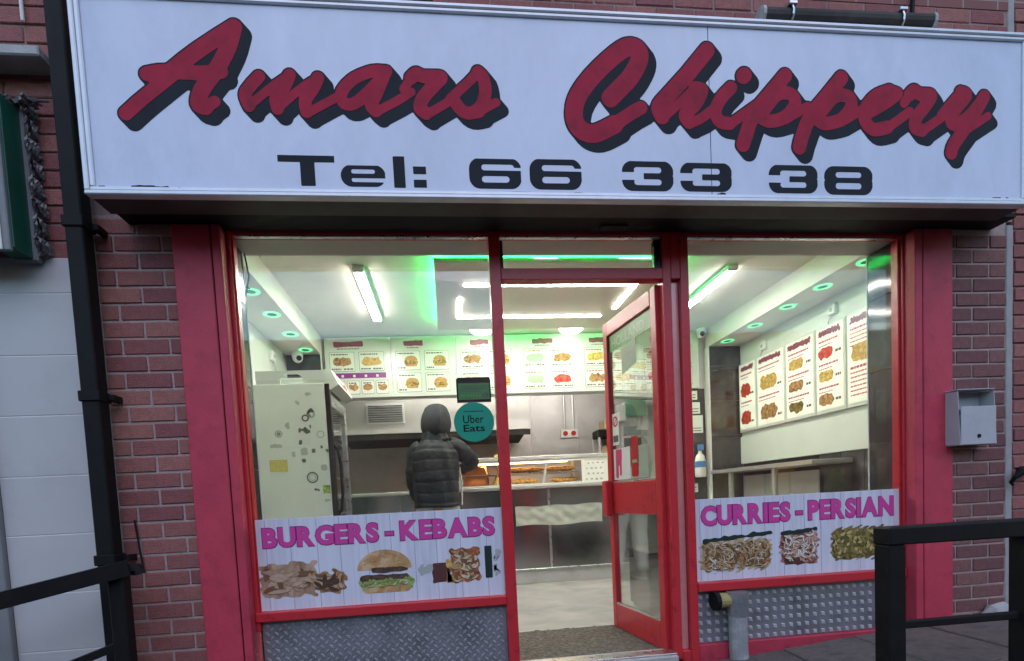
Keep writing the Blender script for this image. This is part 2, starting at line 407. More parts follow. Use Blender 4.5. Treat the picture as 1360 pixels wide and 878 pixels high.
class MB:
    def __init__(s):
        s.v, s.f = [], []
    def add(s, vs, fs):
        o = len(s.v)
        s.v += [tuple(p) for p in vs]
        s.f += [tuple(i + o for i in f) for f in fs]
        return s
    def box(s, x0, x1, y0, y1, z0, z1):
        vs = [(x, y, z) for x in (x0, x1) for y in (y0, y1) for z in (z0, z1)]
        return s.add(vs, [(0, 1, 3, 2), (4, 6, 7, 5), (0, 4, 5, 1), (2, 3, 7, 6), (0, 2, 6, 4), (1, 5, 7, 3)])
    def cbox(s, x0, x1, y0, y1, z0, z1, c=0.004):
        c = min(c, (x1 - x0) / 2.5, (y1 - y0) / 2.5, (z1 - z0) / 2.5)
        bm = bmesh.new()
        bmesh.ops.create_cube(bm, size=1)
        for v in bm.verts:
            v.co = Vector((x0 + (v.co.x + .5) * (x1 - x0), y0 + (v.co.y + .5) * (y1 - y0), z0 + (v.co.z + .5) * (z1 - z0)))
        bmesh.ops.bevel(bm, geom=bm.edges[:], offset=c, segments=1, affect='EDGES')
        bm.verts.index_update()
        s.add([v.co[:] for v in bm.verts], [[v.index for v in f.verts] for f in bm.faces])
        bm.free()
        return s
    def tube(s, pts, rad, n=10, cap=True, closed=False):
        pts = [Vector(p) for p in pts]
        rads = rad if isinstance(rad, (list, tuple)) else [rad] * len(pts)
        rings = []
        nrm = None
        for i, p in enumerate(pts):
            a = pts[max(i - 1, 0)]
            b = pts[min(i + 1, len(pts) - 1)]
            t = (b - a).normalized()
            if nrm is None:
                nrm = t.orthogonal().normalized()
            nrm = (nrm - t * nrm.dot(t)).normalized()
            bi = t.cross(nrm)
            rings.append([p + rads[i] * (math.cos(2 * math.pi * k / n) * nrm + math.sin(2 * math.pi * k / n) * bi) for k in range(n)])
        vs = [q for r in rings for q in r]
        fs = []
        for i in range(len(rings) - 1):
            for k in range(n):
                fs.append((i * n + k, i * n + (k + 1) % n, (i + 1) * n + (k + 1) % n, (i + 1) * n + k))
        if cap:
            fs.append(tuple(range(n))[::-1])
            fs.append(tuple((len(rings) - 1) * n + k for k in range(n)))
        return s.add(vs, fs)
    def loft(s, rings, cap=True):
        n = len(rings[0])
        vs = [q for r in rings for q in r]
        fs = []
        for i in range(len(rings) - 1):
            for k in range(n):
                fs.append((i * n + k, i * n + (k + 1) % n, (i + 1) * n + (k + 1) % n, (i + 1) * n + k))
        if cap:
            fs.append(tuple(range(n))[::-1])
            fs.append(tuple((len(rings) - 1) * n + k for k in range(n)))
        return s.add(vs, fs)
    def map(s, fn):
        s.v = [tuple(fn(*p)) for p in s.v]
        return s

def link(o, parent=None):
    COL.objects.link(o)
    if parent is not None:
        o.parent = parent
    return o

def tag(o, label=None, cat=None, group=None, kind=None):
    if label: o['label'] = label
    if cat: o['category'] = cat
    if group: o['group'] = group
    if kind: o['kind'] = kind
    return o

def thing(name, label, cat, loc, group=None, rz=0):
    o = bpy.data.objects.new(name, None)
    o.empty_display_size = 0.1
    link(o)
    o.location = loc
    o.rotation_euler = (0, 0, rz)
    ORG[o] = Vector(loc) if rz == 0 else Vector((0, 0, 0))
    return tag(o, label, cat, group)

def build(name, mb, m, parent=None, smooth=False, local=False):
    me = bpy.data.meshes.new(name)
    org = Vector((0, 0, 0))
    if parent is not None:
        org = ORG[parent]
    me.from_pydata([(a - org.x, b - org.y, c - org.z) for a, b, c in mb.v], [], mb.f)
    bm = bmesh.new()
    bm.from_mesh(me)
    bmesh.ops.recalc_face_normals(bm, faces=bm.faces[:])
    bm.to_mesh(me)
    bm.free()
    if smooth:
        me.polygons.foreach_set('use_smooth', [True] * len(me.polygons))
    me.materials.append(M[m] if isinstance(m, str) else m)
    o = bpy.data.objects.new(name, me)
    link(o, parent)
    ORG[o] = org
    return o

def bx(name, m, parent, x0, x1, y0, y1, z0, z1, c=0.003, **k):
    return build(name, MB().cbox(x0, x1, y0, y1, z0, z1, c), m, parent, **k)

def inst(name, me, parent, loc, rot=None, scale=None):
    o = bpy.data.objects.new(name, me)
    link(o, parent)
    o.location = Vector(loc) - (ORG[parent] if parent else Vector((0, 0, 0)))
    if rot: o.rotation_euler = rot
    if scale: o.scale = scale
    ORG[o] = Vector(loc)
    return o

# 2-D regions given as a function -> contour loops -> thin plates
def contours(fn, x0, x1, z0, z1, h):
    nx, nz = int((x1 - x0) / h) + 3, int((z1 - z0) / h) + 3
    xs = x0 - h + np.arange(nx) * h
    zs = z0 - h + np.arange(nz) * h
    F = fn(xs[:, None], zs[None, :]) + np.zeros((nx, nz))
    F[0, :] = F[-1, :] = 1
    F[:, 0] = F[:, -1] = 1
    F[F == 0] = 1e-9
    S = F < 0
    pt, nb = {}, {}
    def edge(i, j, d):
        k = (i, j, d)
        if k not in pt:
            i2, j2 = (i + 1, j) if d == 0 else (i, j + 1)
            a, b = F[i, j], F[i2, j2]
            t = a / (a - b)
            pt[k] = (xs[i] + t * (xs[i2] - xs[i]), zs[j] + t * (zs[j2] - zs[j]))
        return k
    c = S[:-1, :-1].astype(int) + S[1:, :-1] + S[1:, 1:] + S[:-1, 1:]
    for i, j in zip(*np.nonzero((c > 0) & (c < 4))):
        q = (S[i, j], S[i + 1, j], S[i + 1, j + 1], S[i, j + 1])
        e = []
        if q[0] != q[1]: e.append(edge(i, j, 0))
        if q[1] != q[2]: e.append(edge(i + 1, j, 1))
        if q[2] != q[3]: e.append(edge(i, j + 1, 0))
        if q[3] != q[0]: e.append(edge(i, j, 1))
        prs = [(e[0], e[1])] if len(e) == 2 else ([(e[0], e[1]), (e[2], e[3])] if not q[0] else [(e[0], e[3]), (e[1], e[2])])
        for a, b in prs:
            nb.setdefault(a, []).append(b)
            nb.setdefault(b, []).append(a)
    loops, seen = [], set()
    for k in nb:
        if k in seen: continue
        lp, cur, prev = [], k, None
        while cur not in seen:
            seen.add(cur)
            lp.append(pt[cur])
            nx_ = [n for n in nb[cur] if n != prev and n not in seen]
            prev = cur
            if not nx_: break
            cur = nx_[0]
        if len(lp) > 5:
            loops.append(simplify(lp, h * 0.16))
    return loops

def simplify(lp, tol):
    P = np.array(lp)
    def rdp(a, b):
        if b <= a + 1: return []
        d = P[b] - P[a]
        n = np.hypot(*d) + 1e-12
        q = P[a + 1:b] - P[a]
        dist = np.abs(q[:, 0] * d[1] - q[:, 1] * d[0]) / n
        i = int(dist.argmax())
        if dist[i] < tol: return []
        i += a + 1
        return rdp(a, i) + [i] + rdp(i, b)
    m = len(P) // 2
    idx = [0] + rdp(0, m) + [m] + rdp(m, len(P) - 1) + [len(P) - 1]
    return [tuple(P[i]) for i in idx]

def plate(loops, y, th, fn=None):
    """flat piece facing -y: front face at y, thickness th; fn maps (x, y, z) to the place it sits"""
    mb = MB()
    flat = [q for l in loops for q in l]
    tris = tessellate_polygon([[Vector((a, b, 0)) for a, b in l] for l in loops])
    n = len(flat)
    vs = [(a, y, b) for a, b in flat] + [(a, y + th, b) for a, b in flat]
    fs = [t for t in tris] + [(a + n, c + n, b + n) for a, b, c in tris]
    o = 0
    for l in loops:
        k = len(l)
        for i in range(k):
            a, b = o + i, o + (i + 1) % k
            fs.append((a, b, b + n, a + n))
        o += k
    mb.add(vs, fs)
    if fn: mb.map(fn)
    return mb

def seg_d(X, Z, a, b):
    ax, az = a
    dx, dz = b[0] - ax, b[1] - az
    L2 = dx * dx + dz * dz + 1e-12
    t = np.clip(((X - ax) * dx + (Z - az) * dz) / L2, 0, 1)
    return np.hypot(X - ax - t * dx, Z - az - t * dz)

def spline(L, n=5):
    P = [np.array(q, float) for q in L]
    if len(P) < 3: return [tuple(q) for q in P]
    out = []
    for i in range(len(P) - 1):
        p0, p1, p2, p3 = P[max(i - 1, 0)], P[i], P[i + 1], P[min(i + 2, len(P) - 1)]
        for k in range(n):
            t = k / n
            out.append(tuple(0.5 * (2 * p1 + (p2 - p0) * t + (2 * p0 - 5 * p1 + 4 * p2 - p3) * t * t + (3 * p1 - p0 - 3 * p2 + p3) * t ** 3)))
    out.append(tuple(P[-1]))
    return out

def strokes_fn(S, grow=0.0, off=None):
    segs = []
    for r, L in S:
        Q = spline(L)
        for a, b in zip(Q[:-1], Q[1:]):
            segs.append((r + grow, a, b))
    def f(X, Z):
        d = None
        for r, a, b in segs:
            if off is None:
                e = seg_d(X, Z, a, b) - r
            else:
                e = None
                for t in (0, .2, .4, .6, .8, 1.0):
                    g = seg_d(X - off[0] * t, Z - off[1] * t, a, b) - r
                    e = g if e is None else np.minimum(e, g)
            d = e if d is None else np.minimum(d, e)
        return d
    return f

def rr(X, Z, x0, x1, z0, z1, r):
    cx, cz, hx, hz = (x0 + x1) / 2, (z0 + z1) / 2, (x1 - x0) / 2, (z1 - z0) / 2
    r = min(r, hx, hz)
    qx, qz = np.abs(X - cx) - hx + r, np.abs(Z - cz) - hz + r
    return np.hypot(np.maximum(qx, 0), np.maximum(qz, 0)) + np.minimum(np.maximum(qx, qz), 0) - r

def rag(seed, n=24):
    g = np.random.default_rng(seed)
    ph, am = g.uniform(0, 6.28, n), g.normal(0, 1, n)
    fx, fz = g.uniform(-1, 1, n), g.uniform(-1, 1, n)
    def f(X, Z, s, a):
        w = 0
        for k in range(n):
            w = w + am[k] * np.sin((fx[k] * X + fz[k] * Z) * s + ph[k])
        return a * w / math.sqrt(n)
    return f

# lettering from Blender's built-in font, laid flat facing -y
def text_mb(body, x0, x1, z0, z1, y, th=0.0008, bold=0.0, fn=None, shear=0.0):
    cu = bpy.data.curves.new('lettering', 'FONT')
    cu.body = body
    cu.offset = bold
    cu.shear = shear
    cu.resolution_u = 3
    o = bpy.data.objects.new('lettering', cu)
    COL.objects.link(o)
    dg = bpy.context.evaluated_depsgraph_get()
    me = o.evaluated_get(dg).to_mesh()
    co = np.array([v.co[:] for v in me.vertices])
    fs = [tuple(p.vertices) for p in me.polygons]
    o.evaluated_get(dg).to_mesh_clear()
    bpy.data.objects.remove(o)
    bpy.data.curves.remove(cu)
    lo, hi = co.min(0), co.max(0)
    xs = x0 + (co[:, 0] - lo[0]) / (hi[0] - lo[0]) * (x1 - x0)
    zs = z0 + (co[:, 1] - lo[1]) / (hi[1] - lo[1]) * (z1 - z0)
    n = len(co)
    vs = [(a, y, b) for a, b in zip(xs, zs)] + [(a, y + th, b) for a, b in zip(xs, zs)]
    ed = {}
    for f in fs:
        for a, b in zip(f, f[1:] + f[:1]):
            if (b, a) in ed: ed.pop((b, a))
            else: ed[(a, b)] = 1
    allf = fs + [tuple(i + n for i in f[::-1]) for f in fs] + [(a, b, b + n, a + n) for a, b in ed]
    mb = MB().add(vs, allf)
    if fn: mb.map(fn)
    return mb

def text_widths(chars, bold=0.0):
    w = {}
    for c in set(chars):
        cu = bpy.data.curves.new('w', 'FONT')
        cu.body = c
        cu.offset = bold
        o = bpy.data.objects.new('w', cu)
        COL.objects.link(o)
        me = o.evaluated_get(bpy.context.evaluated_depsgraph_get()).to_mesh()
        co = np.array([v.co[:] for v in me.vertices])
        w[c] = (co[:, 0].max() - co[:, 0].min(), co[:, 1].min(), co[:, 1].max())
        bpy.data.objects.remove(o)
        bpy.data.curves.remove(cu)
    return w

# ================================================================== SETTING: street
def zg(x):
    return -0.055 + 0.085 * (x - 3.6)

g = MB().add([(-300, -300, -0.75), (300, -300, -0.75), (300, -2.6, -0.75), (-300, -2.6, -0.75)], [(0, 1, 2, 3)])
tag(build('road', g, 'asphalt'), kind='structure')
g = MB()
xs = [-60, -6, 0, 3, 6, 9, 60]
for a, b in zip(xs[:-1], xs[1:]):
    za, zb = zg(max(min(a, 9), -6)) - 0.03, zg(max(min(b, 9), -6)) - 0.03
    g.add([(a, -2.6, za), (b, -2.6, zb), (b, 0.2, zb), (a, 0.2, za), (a, -2.6, -0.8), (b, -2.6, -0.8)], [(0, 1, 2, 3), (4, 5, 1, 0)])
pavement = tag(build('pavement', g, 'slab_joint'), kind='structure')
# flagstones, each its own piece
SLX, SLY = 0.45, 0.60
slab_mesh = []
for k in range(5):
    b = MB().cbox(0.004, SLX - 0.004, 0.004, SLY - 0.004, -0.05, 0.0, 0.006)
    me = bpy.data.meshes.new('slab')
    me.from_pydata(b.v, [], b.f)
    me.materials.append(M['slab'])
    slab_mesh.append(me)
tilt = math.atan(0.085)
for j in range(4):
    for i in range(8):
        x = 3.05 + i * SLX + (SLX / 2 if j % 2 else 0)
        y = -0.60 * (j + 1) + 0.035
        o = inst('slab', random.choice(slab_mesh), pavement, (x, y, zg(x) + random.uniform(-.003, .004)),
                 (random.uniform(-.006, .006), -tilt + random.uniform(-.008, .008), 0))

# the terrace on the other side of the street: out of frame, seen mirrored in the glass
tb = thing('terrace_building', 'brick terrace across the street mirrored faintly in the windows', 'building', (2.0, -17.0, -0.75))
build('wall', MB().box(-30, 34, -24, -17, -0.75, 5.6), 'brick_far', tb)
build('roof', MB().add([(-30.4, -16.7, 5.6), (34.4, -16.7, 5.6), (34.4, -20.5, 8.2), (-30.4, -20.5, 8.2), (-30.4, -24.3, 5.6), (34.4, -24.3, 5.6)], [(0, 1, 2, 3), (3, 2, 5, 4), (0, 3, 4), (1, 5, 2), (0, 4, 5, 1)]), 'slate', tb)
for k in range(13):
    x = -28 + 4.8 * k
    for x_, z_ in ((x, 0.4), (x, 3.2), (x + 2.3, 3.2)):
        w_ = bx('window', 'slate', tb, x_, x_ + 1.2, -17.0, -16.93, z_, z_ + 1.5, 0.01)
        build('pane', MB().box(x_ + .08, x_ + 1.12, -16.928, -16.92, z_ + .08, z_ + 1.42), 'black_gloss', w_)
    bx('door', 'green_board', tb, x + 2.4, x + 3.4, -17.0, -16.93, -0.6, 1.5, 0.01)

# ================================================================== BRICKWORK
COURSE, PITCH = 0.083, 0.2214
def brick_meshes(m, n=6, w=PITCH - 0.011, h=COURSE - 0.011):
    out = []
    for k in range(n):
        b = MB().cbox(0, w, 0, 0.06, 0, h, 0.004)
        jit = random.Random(k)
        b.v = [(x + jit.uniform(-.0018, .0018), y + jit.uniform(-.0015, .0015), z + jit.uniform(-.0018, .0018)) for x, y, z in b.v]
        me = bpy.data.meshes.new('brick')
        me.from_pydata(b.v, [], b.f)
        me.materials.append(M[m])
        out.append(me)
    return out
BM1 = brick_meshes('brick')
BM2 = brick_meshes('brick_plum')

def brick_field(wall, meshes, x0, x1, ztop, nrows, joint0, odd_first=False, yface=0.0, skip=None):
    """courses down from ztop; even rows have a joint at joint0, odd rows half a brick on"""
    w = PITCH - 0.011
    for k in range(nrows):
        odd = (k % 2 == 1) != odd_first
        j0 = joint0 + (PITCH / 2 if odd else 0)
        a = j0 - math.ceil((j0 - x0) / PITCH) * PITCH
        z = ztop - (k + 1) * COURSE + 0.0055
        while a < x1:
            l, r = max(a + 0.0055, x0), min(a + PITCH - 0.0055, x1)
            if r - l > 0.02:
                if not (skip and skip(l, r, z)):
                    inst('brick', random.choice(meshes), wall, (l, yface + random.uniform(-.002, .0015), z), None, ((r - l) / w, 1, 1))
            a += PITCH

shop = thing('shop_building', 'red brick shop building with red pilasters under a long white sign', 'building', (2.9, 0.0, 0.0))
wl = build('brick_pier', MB().box(0.325, 0.757, 0.006, 0.30, -0.5, 2.42), 'mortar', shop)
brick_field(wl, BM1, 0.40, 0.757, 2.324 + COURSE, 32, 0.4815, odd_first=True)
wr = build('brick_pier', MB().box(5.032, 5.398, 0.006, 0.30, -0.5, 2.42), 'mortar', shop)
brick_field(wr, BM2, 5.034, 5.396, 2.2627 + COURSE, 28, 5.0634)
wu = build('upper_wall', MB().box(0.325, 5.44, 0.006, 0.30, 2.42, 3.60), 'mortar_dark', shop)
build('upper_wall', MB().box(0.326, 5.44, 0.002, 0.30, 3.6005, 6.5), 'brick_tex', shop)
brick_field(wu, BM1, 0.33, 5.40, 3.60, 5, 1.62)
# grey sealed joint towards the neighbour on the right
bx('movement_joint', 'seal', shop, 5.397, 5.443, 0.0, 0.2, -0.3, 2.40, 0.004)
bx('movement_joint', 'seal', shop, 5.402, 5.443, 0.0, 0.2, 3.20, 4.4, 0.004)
# red pilasters: a wide board, a groove, a narrow moulding, and the reveal behind it
for (a, b, c, d) in ((0.757, 0.937, 0.944, 0.987), (4.842, 5.032, 4.787, 4.835)):
    p = bx('pilaster', 'red_paint', shop, a, b, -0.012, 0.12, -0.35, 2.372, 0.004)
    build('groove', MB().box(min(b, d) - 0.001, max(a, c) + 0.001, 0.0, 0.1, -0.35, 2.372), 'black', p)
    build('moulding', MB().cbox(c, d, -0.014, 0.12, -0.35, 2.372, 0.004), 'red_paint', p)
# dark boarded soffit between the sign and the window head
bx('soffit_board', 'black', shop, 0.56, 5.30, -0.13, 0.052, 2.374, 2.40, 0.002)
bx('lintel', 'black', shop, 0.757, 5.032, 0.052, 0.12, 2.395, 2.62, 0.002)
bx('vent_plate', 'soffit', shop, 2.93, 3.08, -0.03, 0.02, 2.362, 2.372, 0.003)

# neighbour on the right
nr = thing('neighbour_wall', 'red brick wall of the next building at the right edge, beyond the grey joint', 'wall', (6.0, 0.0, 0.0))
m_ = build('mortar_backing', MB().box(5.445, 6.40, 0.01, 0.30, -0.5, 3.62), 'mortar_dark', nr)
build('upper_wall', MB().box(5.445, 12.0, 0.004, 0.30, 3.6205, 6.5), 'brick_tex', nr)
build('far_wall', MB().box(6.4005, 12.0, 0.004, 0.30, -0.6, 3.62), 'brick_tex', nr)
brick_field(m_, BM1, 5.447, 6.4, 3.62, 42, 5.56)

# neighbour on the left: brick above, pale cladding below, shutter
nl = thing('neighbour_building', 'next-door shop wall of pale grey cladding with red brick above, left edge', 'building', (-0.4, 0.0, 0.0))
m_ = build('brick_wall', MB().box(-0.245, 0.325, 0.012, 0.30, 2.216, 3.62), 'mortar_dark', nl)
build('side_wall', MB().box(-3.6, -0.2455, 0.006, 0.30, 2.216, 3.62), 'brick_tex', nl)
build('upper_wall', MB().box(-3.6, 0.325, 0.006, 0.30, 3.6205, 6.5), 'brick_tex', nl)
brick_field(m_, BM1, -0.24, 0.325, 3.62, 17, -0.05, yface=0.004)
build('cladding_backing', MB().box(-0.13, 0.325, -0.0005, 0.30, -0.6, 2.21), 'grout', nl)
for z0, z1 in ((2.047, 2.214), (1.752, 2.043), (1.463, 1.748), (1.168, 1.459), (0.879, 1.164), (0.588, 0.875), (0.297, 0.584), (0.004, 0.293), (-0.5, 0.0)):
    bx('cladding_panel', 'cladding', nl, -0.128, 0.33, -0.003, 0.032, z0 + 0.001, z1 - 0.001, 0.0012)
bx('shutter_guide', 'grey_board', nl, -0.20, -0.132, -0.03, 0.1, -0.6, 2.21, 0.004)
sh = build('roller_shutter', MB().box(-3.6, -0.205, 0.05, 0.1, -0.6, 2.21), 'alu', nl)
for k in range(28):
    z = -0.48 + k * 0.095
    bx('shutter_slat', 'cladding', sh, -3.5, -0.205, 0.025, 0.055, z, z + 0.085, 0.012)
tag(bx('stone_ledge', 'concrete', None, -1.2, 0.307, -0.12, 0.003, 3.055, 3.10, 0.006), 'pale concrete ledge above the green sign box, top left corner', 'ledge')
tag(build('conduit', MB().tube([(0.184, -0.012, 3.6), (0.184, -0.012, 3.29)], 0.008, 8), 'white'), 'thin white conduit running down the brick above the concrete ledge', 'conduit')
sb = thing('wrapped_sign', 'green sign box end wrapped in crumpled plastic beside the drainpipe', 'sign', (-0.3, -0.07, 2.2))
bx('front_panel', 'grey_board', sb, -1.2, 0.148, -0.175, -0.155, 2.17, 3.0, 0.004)
bx('lower_trim', 'white', sb, -1.2, 0.12, -0.182, -0.1755, 2.17, 2.42, 0.003)
bx('side_panel', 'green_board', sb, 0.06, 0.15, -0.154, -0.01, 2.19, 2.87, 0.004)
bx('end_cap', 'grey_board', sb, 0.06, 0.17, -0.045, -0.008, 2.18, 2.875, 0.006)
fm = MB()
ny, nz = 8, 40
for s, xb in ((0, 0.178), (1, 0.205)):
    vs, fs = [], []
    for j in range(nz):
        for i in range(ny):
            vs.append((xb + 0.010 * math.sin(j * 0.9 + i * 1.7 + s) * math.sin(j * .37 + i) - 0.02 * s * (j % 5 == 0), -0.06 + 0.052 * i / (ny - 1) + 0.006 * math.sin(j * 1.3), 2.2 + 0.70 * j / (nz - 1)))
    for j in range(nz - 1):
        for i in range(ny - 1):
            fs.append((j * ny + i, j * ny + i + 1, (j + 1) * ny + i + 1, (j + 1) * ny + i))
    fm.add(vs, fs)
build('plastic_film', fm, 'film', sb)
cr = MB()
for k in range(14):
    a = random.uniform(0, 6.28)
    cr.tube([(0.14 + k * 0.009, -0.09 + random.uniform(-.02, .02), 2.885 + random.uniform(-.012, .012)), (0.15 + k * 0.009 + 0.02 * math.cos(a), -0.04, 2.895 + 0.02 * math.sin(a))], [0.009, 0.005], 6)
build('film_crumple', cr, 'film', sb)

# drainpipe
dp = thing('drainpipe', 'black square drainpipe running down between the two shops', 'drainpipe', (0.385, -0.09, -0.35))
bx('pipe', 'black', dp, 0.348, 0.426, -0.125, -0.045, -0.4, 4.4, 0.006)
for z in (0.72, 1.50, 2.30):
    c_ = bx('collar', 'black', dp, 0.340, 0.434, -0.133, -0.038, z, z + 0.05, 0.004)
    build('bracket', MB().cbox(0.434, 0.462, -0.07, 0.002, z + 0.01, z + 0.04, 0.003), 'black', c_)
tag(build('wall_cable', MB().tube([(0.47, -0.01, 0.93), (0.482, -0.012, 0.80), (0.495, -0.012, 0.66)], 0.0045, 7), 'black'), 'short black cable hanging on the brick beside the railing post', 'cable')

# ================================================================== SHOPFRONT
sf = thing('shopfront', 'red framed glass shopfront with two display windows beside the doorway', 'shopfront', (2.9, 0.08, 0.0))
Y0, Y1 = 0.055, 0.115
bx('jamb', 'red_frame', sf, 0.987, 1.006, Y0, Y1, 0.3, 2.40)
bx('jamb', 'red_frame', sf, 4.776, 4.787, Y0 + .002, Y1, 0.02, 2.40)
bx('jamb_bead', 'red_frame', sf, 4.762, 4.776, Y0 + .02, Y1 + .01, 0.39, 2.352)
bx('jamb_bead', 'red_frame', sf, 1.006, 1.014, Y0 + .02, Y1 + .01, 0.40, 2.352)
bx('mullion', 'red_frame', sf, 2.330, 2.390, Y0, Y1 + .02, -0.35, 2.36)
bx('mullion', 'red_frame', sf, 3.404, 3.452, Y0, Y1 + .02, -0.30, 2.36)
bx('door_jamb', 'red_frame', sf, 3.302, 3.350, Y0 + .004, Y1 + .018, -0.05, 2.36)
bx('jamb_infill', 'red_frame_lit', sf, 3.3505, 3.4035, Y0 + .035, Y1 + .01, 0.0, 2.125)
bx('jamb_plate', 'red_frame', sf, 3.3505, 3.4035, Y0 + .003, Y1 + .012, 2.1255, 2.3595)
bx('jamb_plate', 'red_frame', sf, 3.3505, 3.4035, Y0 + .003, Y1 + .012, -0.30, 0.0)
bx('head_rail', 'red_frame', sf, 0.99, 4.786, Y0 + .006, Y1 + .012, 2.3605, 2.3945)
bx('head_bead', 'alu', sf, 1.02, 2.329, Y0 + .012, Y1 - .02, 2.352, 2.360, 0.002)
bx('head_bead', 'alu', sf, 2.391, 3.30, Y0 + .012, Y1 - .02, 2.352, 2.360, 0.002)
bx('head_bead', 'alu', sf, 3.453, 4.76, Y0 + .012, Y1 - .02, 2.352, 2.360, 0.002)
bx('transom', 'red_frame', sf, 2.3905, 3.3015, Y0 + .003, Y1 + .015, 2.125, 2.185)
bx('gasket', 'black_gloss', sf, 2.391, 2.408, Y0 + .02, Y1, 2.186, 2.340, 0.002)
bx('gasket', 'black_gloss', sf, 3.262, 3.301, Y0 + .02, Y1, 2.186, 2.345, 0.002)
bx('sill', 'red_frame', sf, 0.988, 2.3295, Y0 - .012, Y1 + .01, 0.351, 0.402, 0.005)
bx('sill', 'red_frame', sf, 3.4525, 4.786, Y0 - .012, Y1 + .01, 0.341, 0.394, 0.005)
for a, b, z0, z1 in ((1.0, 2.332, 0.398, 2.362), (3.450, 4.78, 0.392, 2.362), (2.40, 3.28, 2.18, 2.362)):
    build('window_pane', MB().box(a, b, 0.086, 0.092, z0, z1), 'glass', sf)
def tread(name, x0, x1, z0, z1, pitch, ln, wd, both):
    p = bx('stall_riser', 'plate', sf, x0, x1, 0.088, 0.1, z0, z1, 0.002)
    mb = MB()
    nzr = int((z1 - z0) / pitch)
    for r in range(nzr + 1):
        for c in range(int((x1 - x0) / pitch)):
            for q in range(2 if both else 1):
                x = x0 + (c + 0.5 + 0.5 * q) * pitch
                z = z0 + (r + 0.35 + 0.5 * q) * pitch
                if z > z1 - ln * .6 or x > x1 - ln * .6: continue
                s = 1 if q == 0 else -1
                d1 = Vector((0.707, 0, -0.707 * s))
                d2 = Vector((0.707 * s, 0, 0.707))
                c0 = Vector((x, 0.088, z))
                a, b = c0 + d1 * ln / 2, c0 - d1 * ln / 2
                e, f = c0 + d2 * wd / 2, c0 - d2 * wd / 2
                t = Vector((0, -0.0045, 0))
                m1, m2 = c0 + d1 * ln / 5 + t, c0 - d1 * ln / 5 + t
                top = [c0 + (p - c0) * .68 + t for p in (a, e, b, f)]
                vs = [a, e, b, f] + top
                mb.add(vs, [(4, 5, 6, 7)] + [(i, (i + 1) % 4, (i + 1) % 4 + 4, i + 4) for i in range(4)])
    o = build('tread_pattern', mb, 'lozenge_dull' if both else 'lozenge', p)
    o['kind'] = 'stuff'
tread('l', 1.007, 2.329, -0.35, 0.350, 0.047, 0.034, 0.017, True)
tread('r', 3.4525, 4.785, 0.026, 0.340, 0.052, 0.044, 0.030, False)
bx('plinth', 'red_paint', sf, 3.4525, 4.786, 0.060, 0.12, -0.30, 0.0255, 0.004)

# threshold and step
tag(bx('door_step', 'concrete', None, 2.391, 3.30, 0.0, 0.16, -0.35, -0.006, 0.006), kind='structure')
tag(bx('threshold_strip', 'alu', None, 2.391, 3.30, 0.02, 0.11, -0.0055, 0.004, 0.002), 'bright metal threshold strip across the shop doorway', 'threshold')

# ================================================================== DOOR (swung inwards)
HX, HY = 3.296, 0.115
FX, FY = 3.200, 0.80
DW = math.hypot(FX - HX, FY - HY)
DA = math.atan2(FY - HY, FX - HX)      # local +x runs from hinge to free edge
door = thing('shop_door', 'red framed glass shop door swung open into the shop', 'door', (HX, HY, 0.0), rz=DA)
DT = 0.022
def db(name, m, x0, x1, z0, z1, y0=-DT, y1=DT, c=0.004, parent=None):
    return build(name, MB().cbox(x0, x1, y0, y1, z0, z1, c), m, parent or door)
ORG[door] = Vector((0, 0, 0))
db('stile', 'red_frame', 0, 0.062, -0.015, 2.115)
db('stile', 'red_frame', DW - 0.058, DW, -0.015, 2.115)
db('top_rail', 'red_frame', 0.0625, DW - 0.0585, 2.02, 2.114)
db('middle_rail', 'red_frame', 0.0625, DW - 0.0585, 0.800, 1.010)
db('bottom_rail', 'red_frame', 0.0625, DW - 0.0585, -0.014, 0.155)
db('glass_pane', 'glass_door', 0.0625, DW - 0.0585, 1.0105, 2.0195, -0.003, 0.003, 0.0005)
db('glass_pane', 'glass_door', 0.0625, DW - 0.0585, 0.1555, 0.7995, -0.003, 0.003, 0.0005)
for z0, z1 in ((1.0105, 1.020), (0.1555, 0.166)):
    db('glazing_bead', 'alu', 0.0625, DW - 0.0585, z0, z1, 0.004, DT - 0.002, 0.001)
db('pull_handle', 'red_frame', DW - 0.064, DW + 0.004, 0.780, 1.03, DT + 0.001, DT + 0.05, 0.008)
# things stuck on the glass, on the side that faces the camera (local +y)
def dfn(x, y, z):
    return (x, -y, z)
def dsticker(name, m, x0, x1, z0, z1, y=0.0045, parent=None, r=0.004):
    lp = contours(lambda X, Z: rr(X, Z, x0, x1, z0, z1, r), x0, x1, z0, z1, 0.004)
    return build(name, plate(lp, -y - 0.0004, 0.0004, dfn), m, parent or door)
st = dsticker('window_strip', 'holland', 0.07, DW - 0.062, 1.905, 2.015)
build('lettering', text_mb('HOLLAND', -(DW - 0.10), -0.16, 1.925, 1.985, -0.0056, 0.0004, fn=lambda x, y, z: (-x, -y, z)), 'holland_ink', st)
pp = plate(contours(lambda X, Z: rr(X, Z, 0.27, 0.46, 1.735, 1.90, 0.002), 0.27, 0.46, 1.735, 1.90, 0.004), -0.0050, 0.0004, dfn)
pp.map(lambda x, y, z: (x, y, z - 0.16 * (x - 0.36)))
nt_ = build('notice', pp, 'notice', door)
for k in range(4):
    z = 1.872 - k * 0.034
    q = MB().box(0.30, 0.43 - 0.03 * (k % 2), -0.0060, -0.0052, z - 0.004, z + 0.004).map(dfn)
    q.map(lambda x, y, z: (x, y, z - 0.16 * (x - 0.36)))
    build('text_line', q, 'grey_mark', nt_)
ns = dsticker('no_smoking_sticker', 'menu_card', DW - 0.155, DW - 0.062, 1.27, 1.49)
cx_, cz_ = DW - 0.108, 1.43
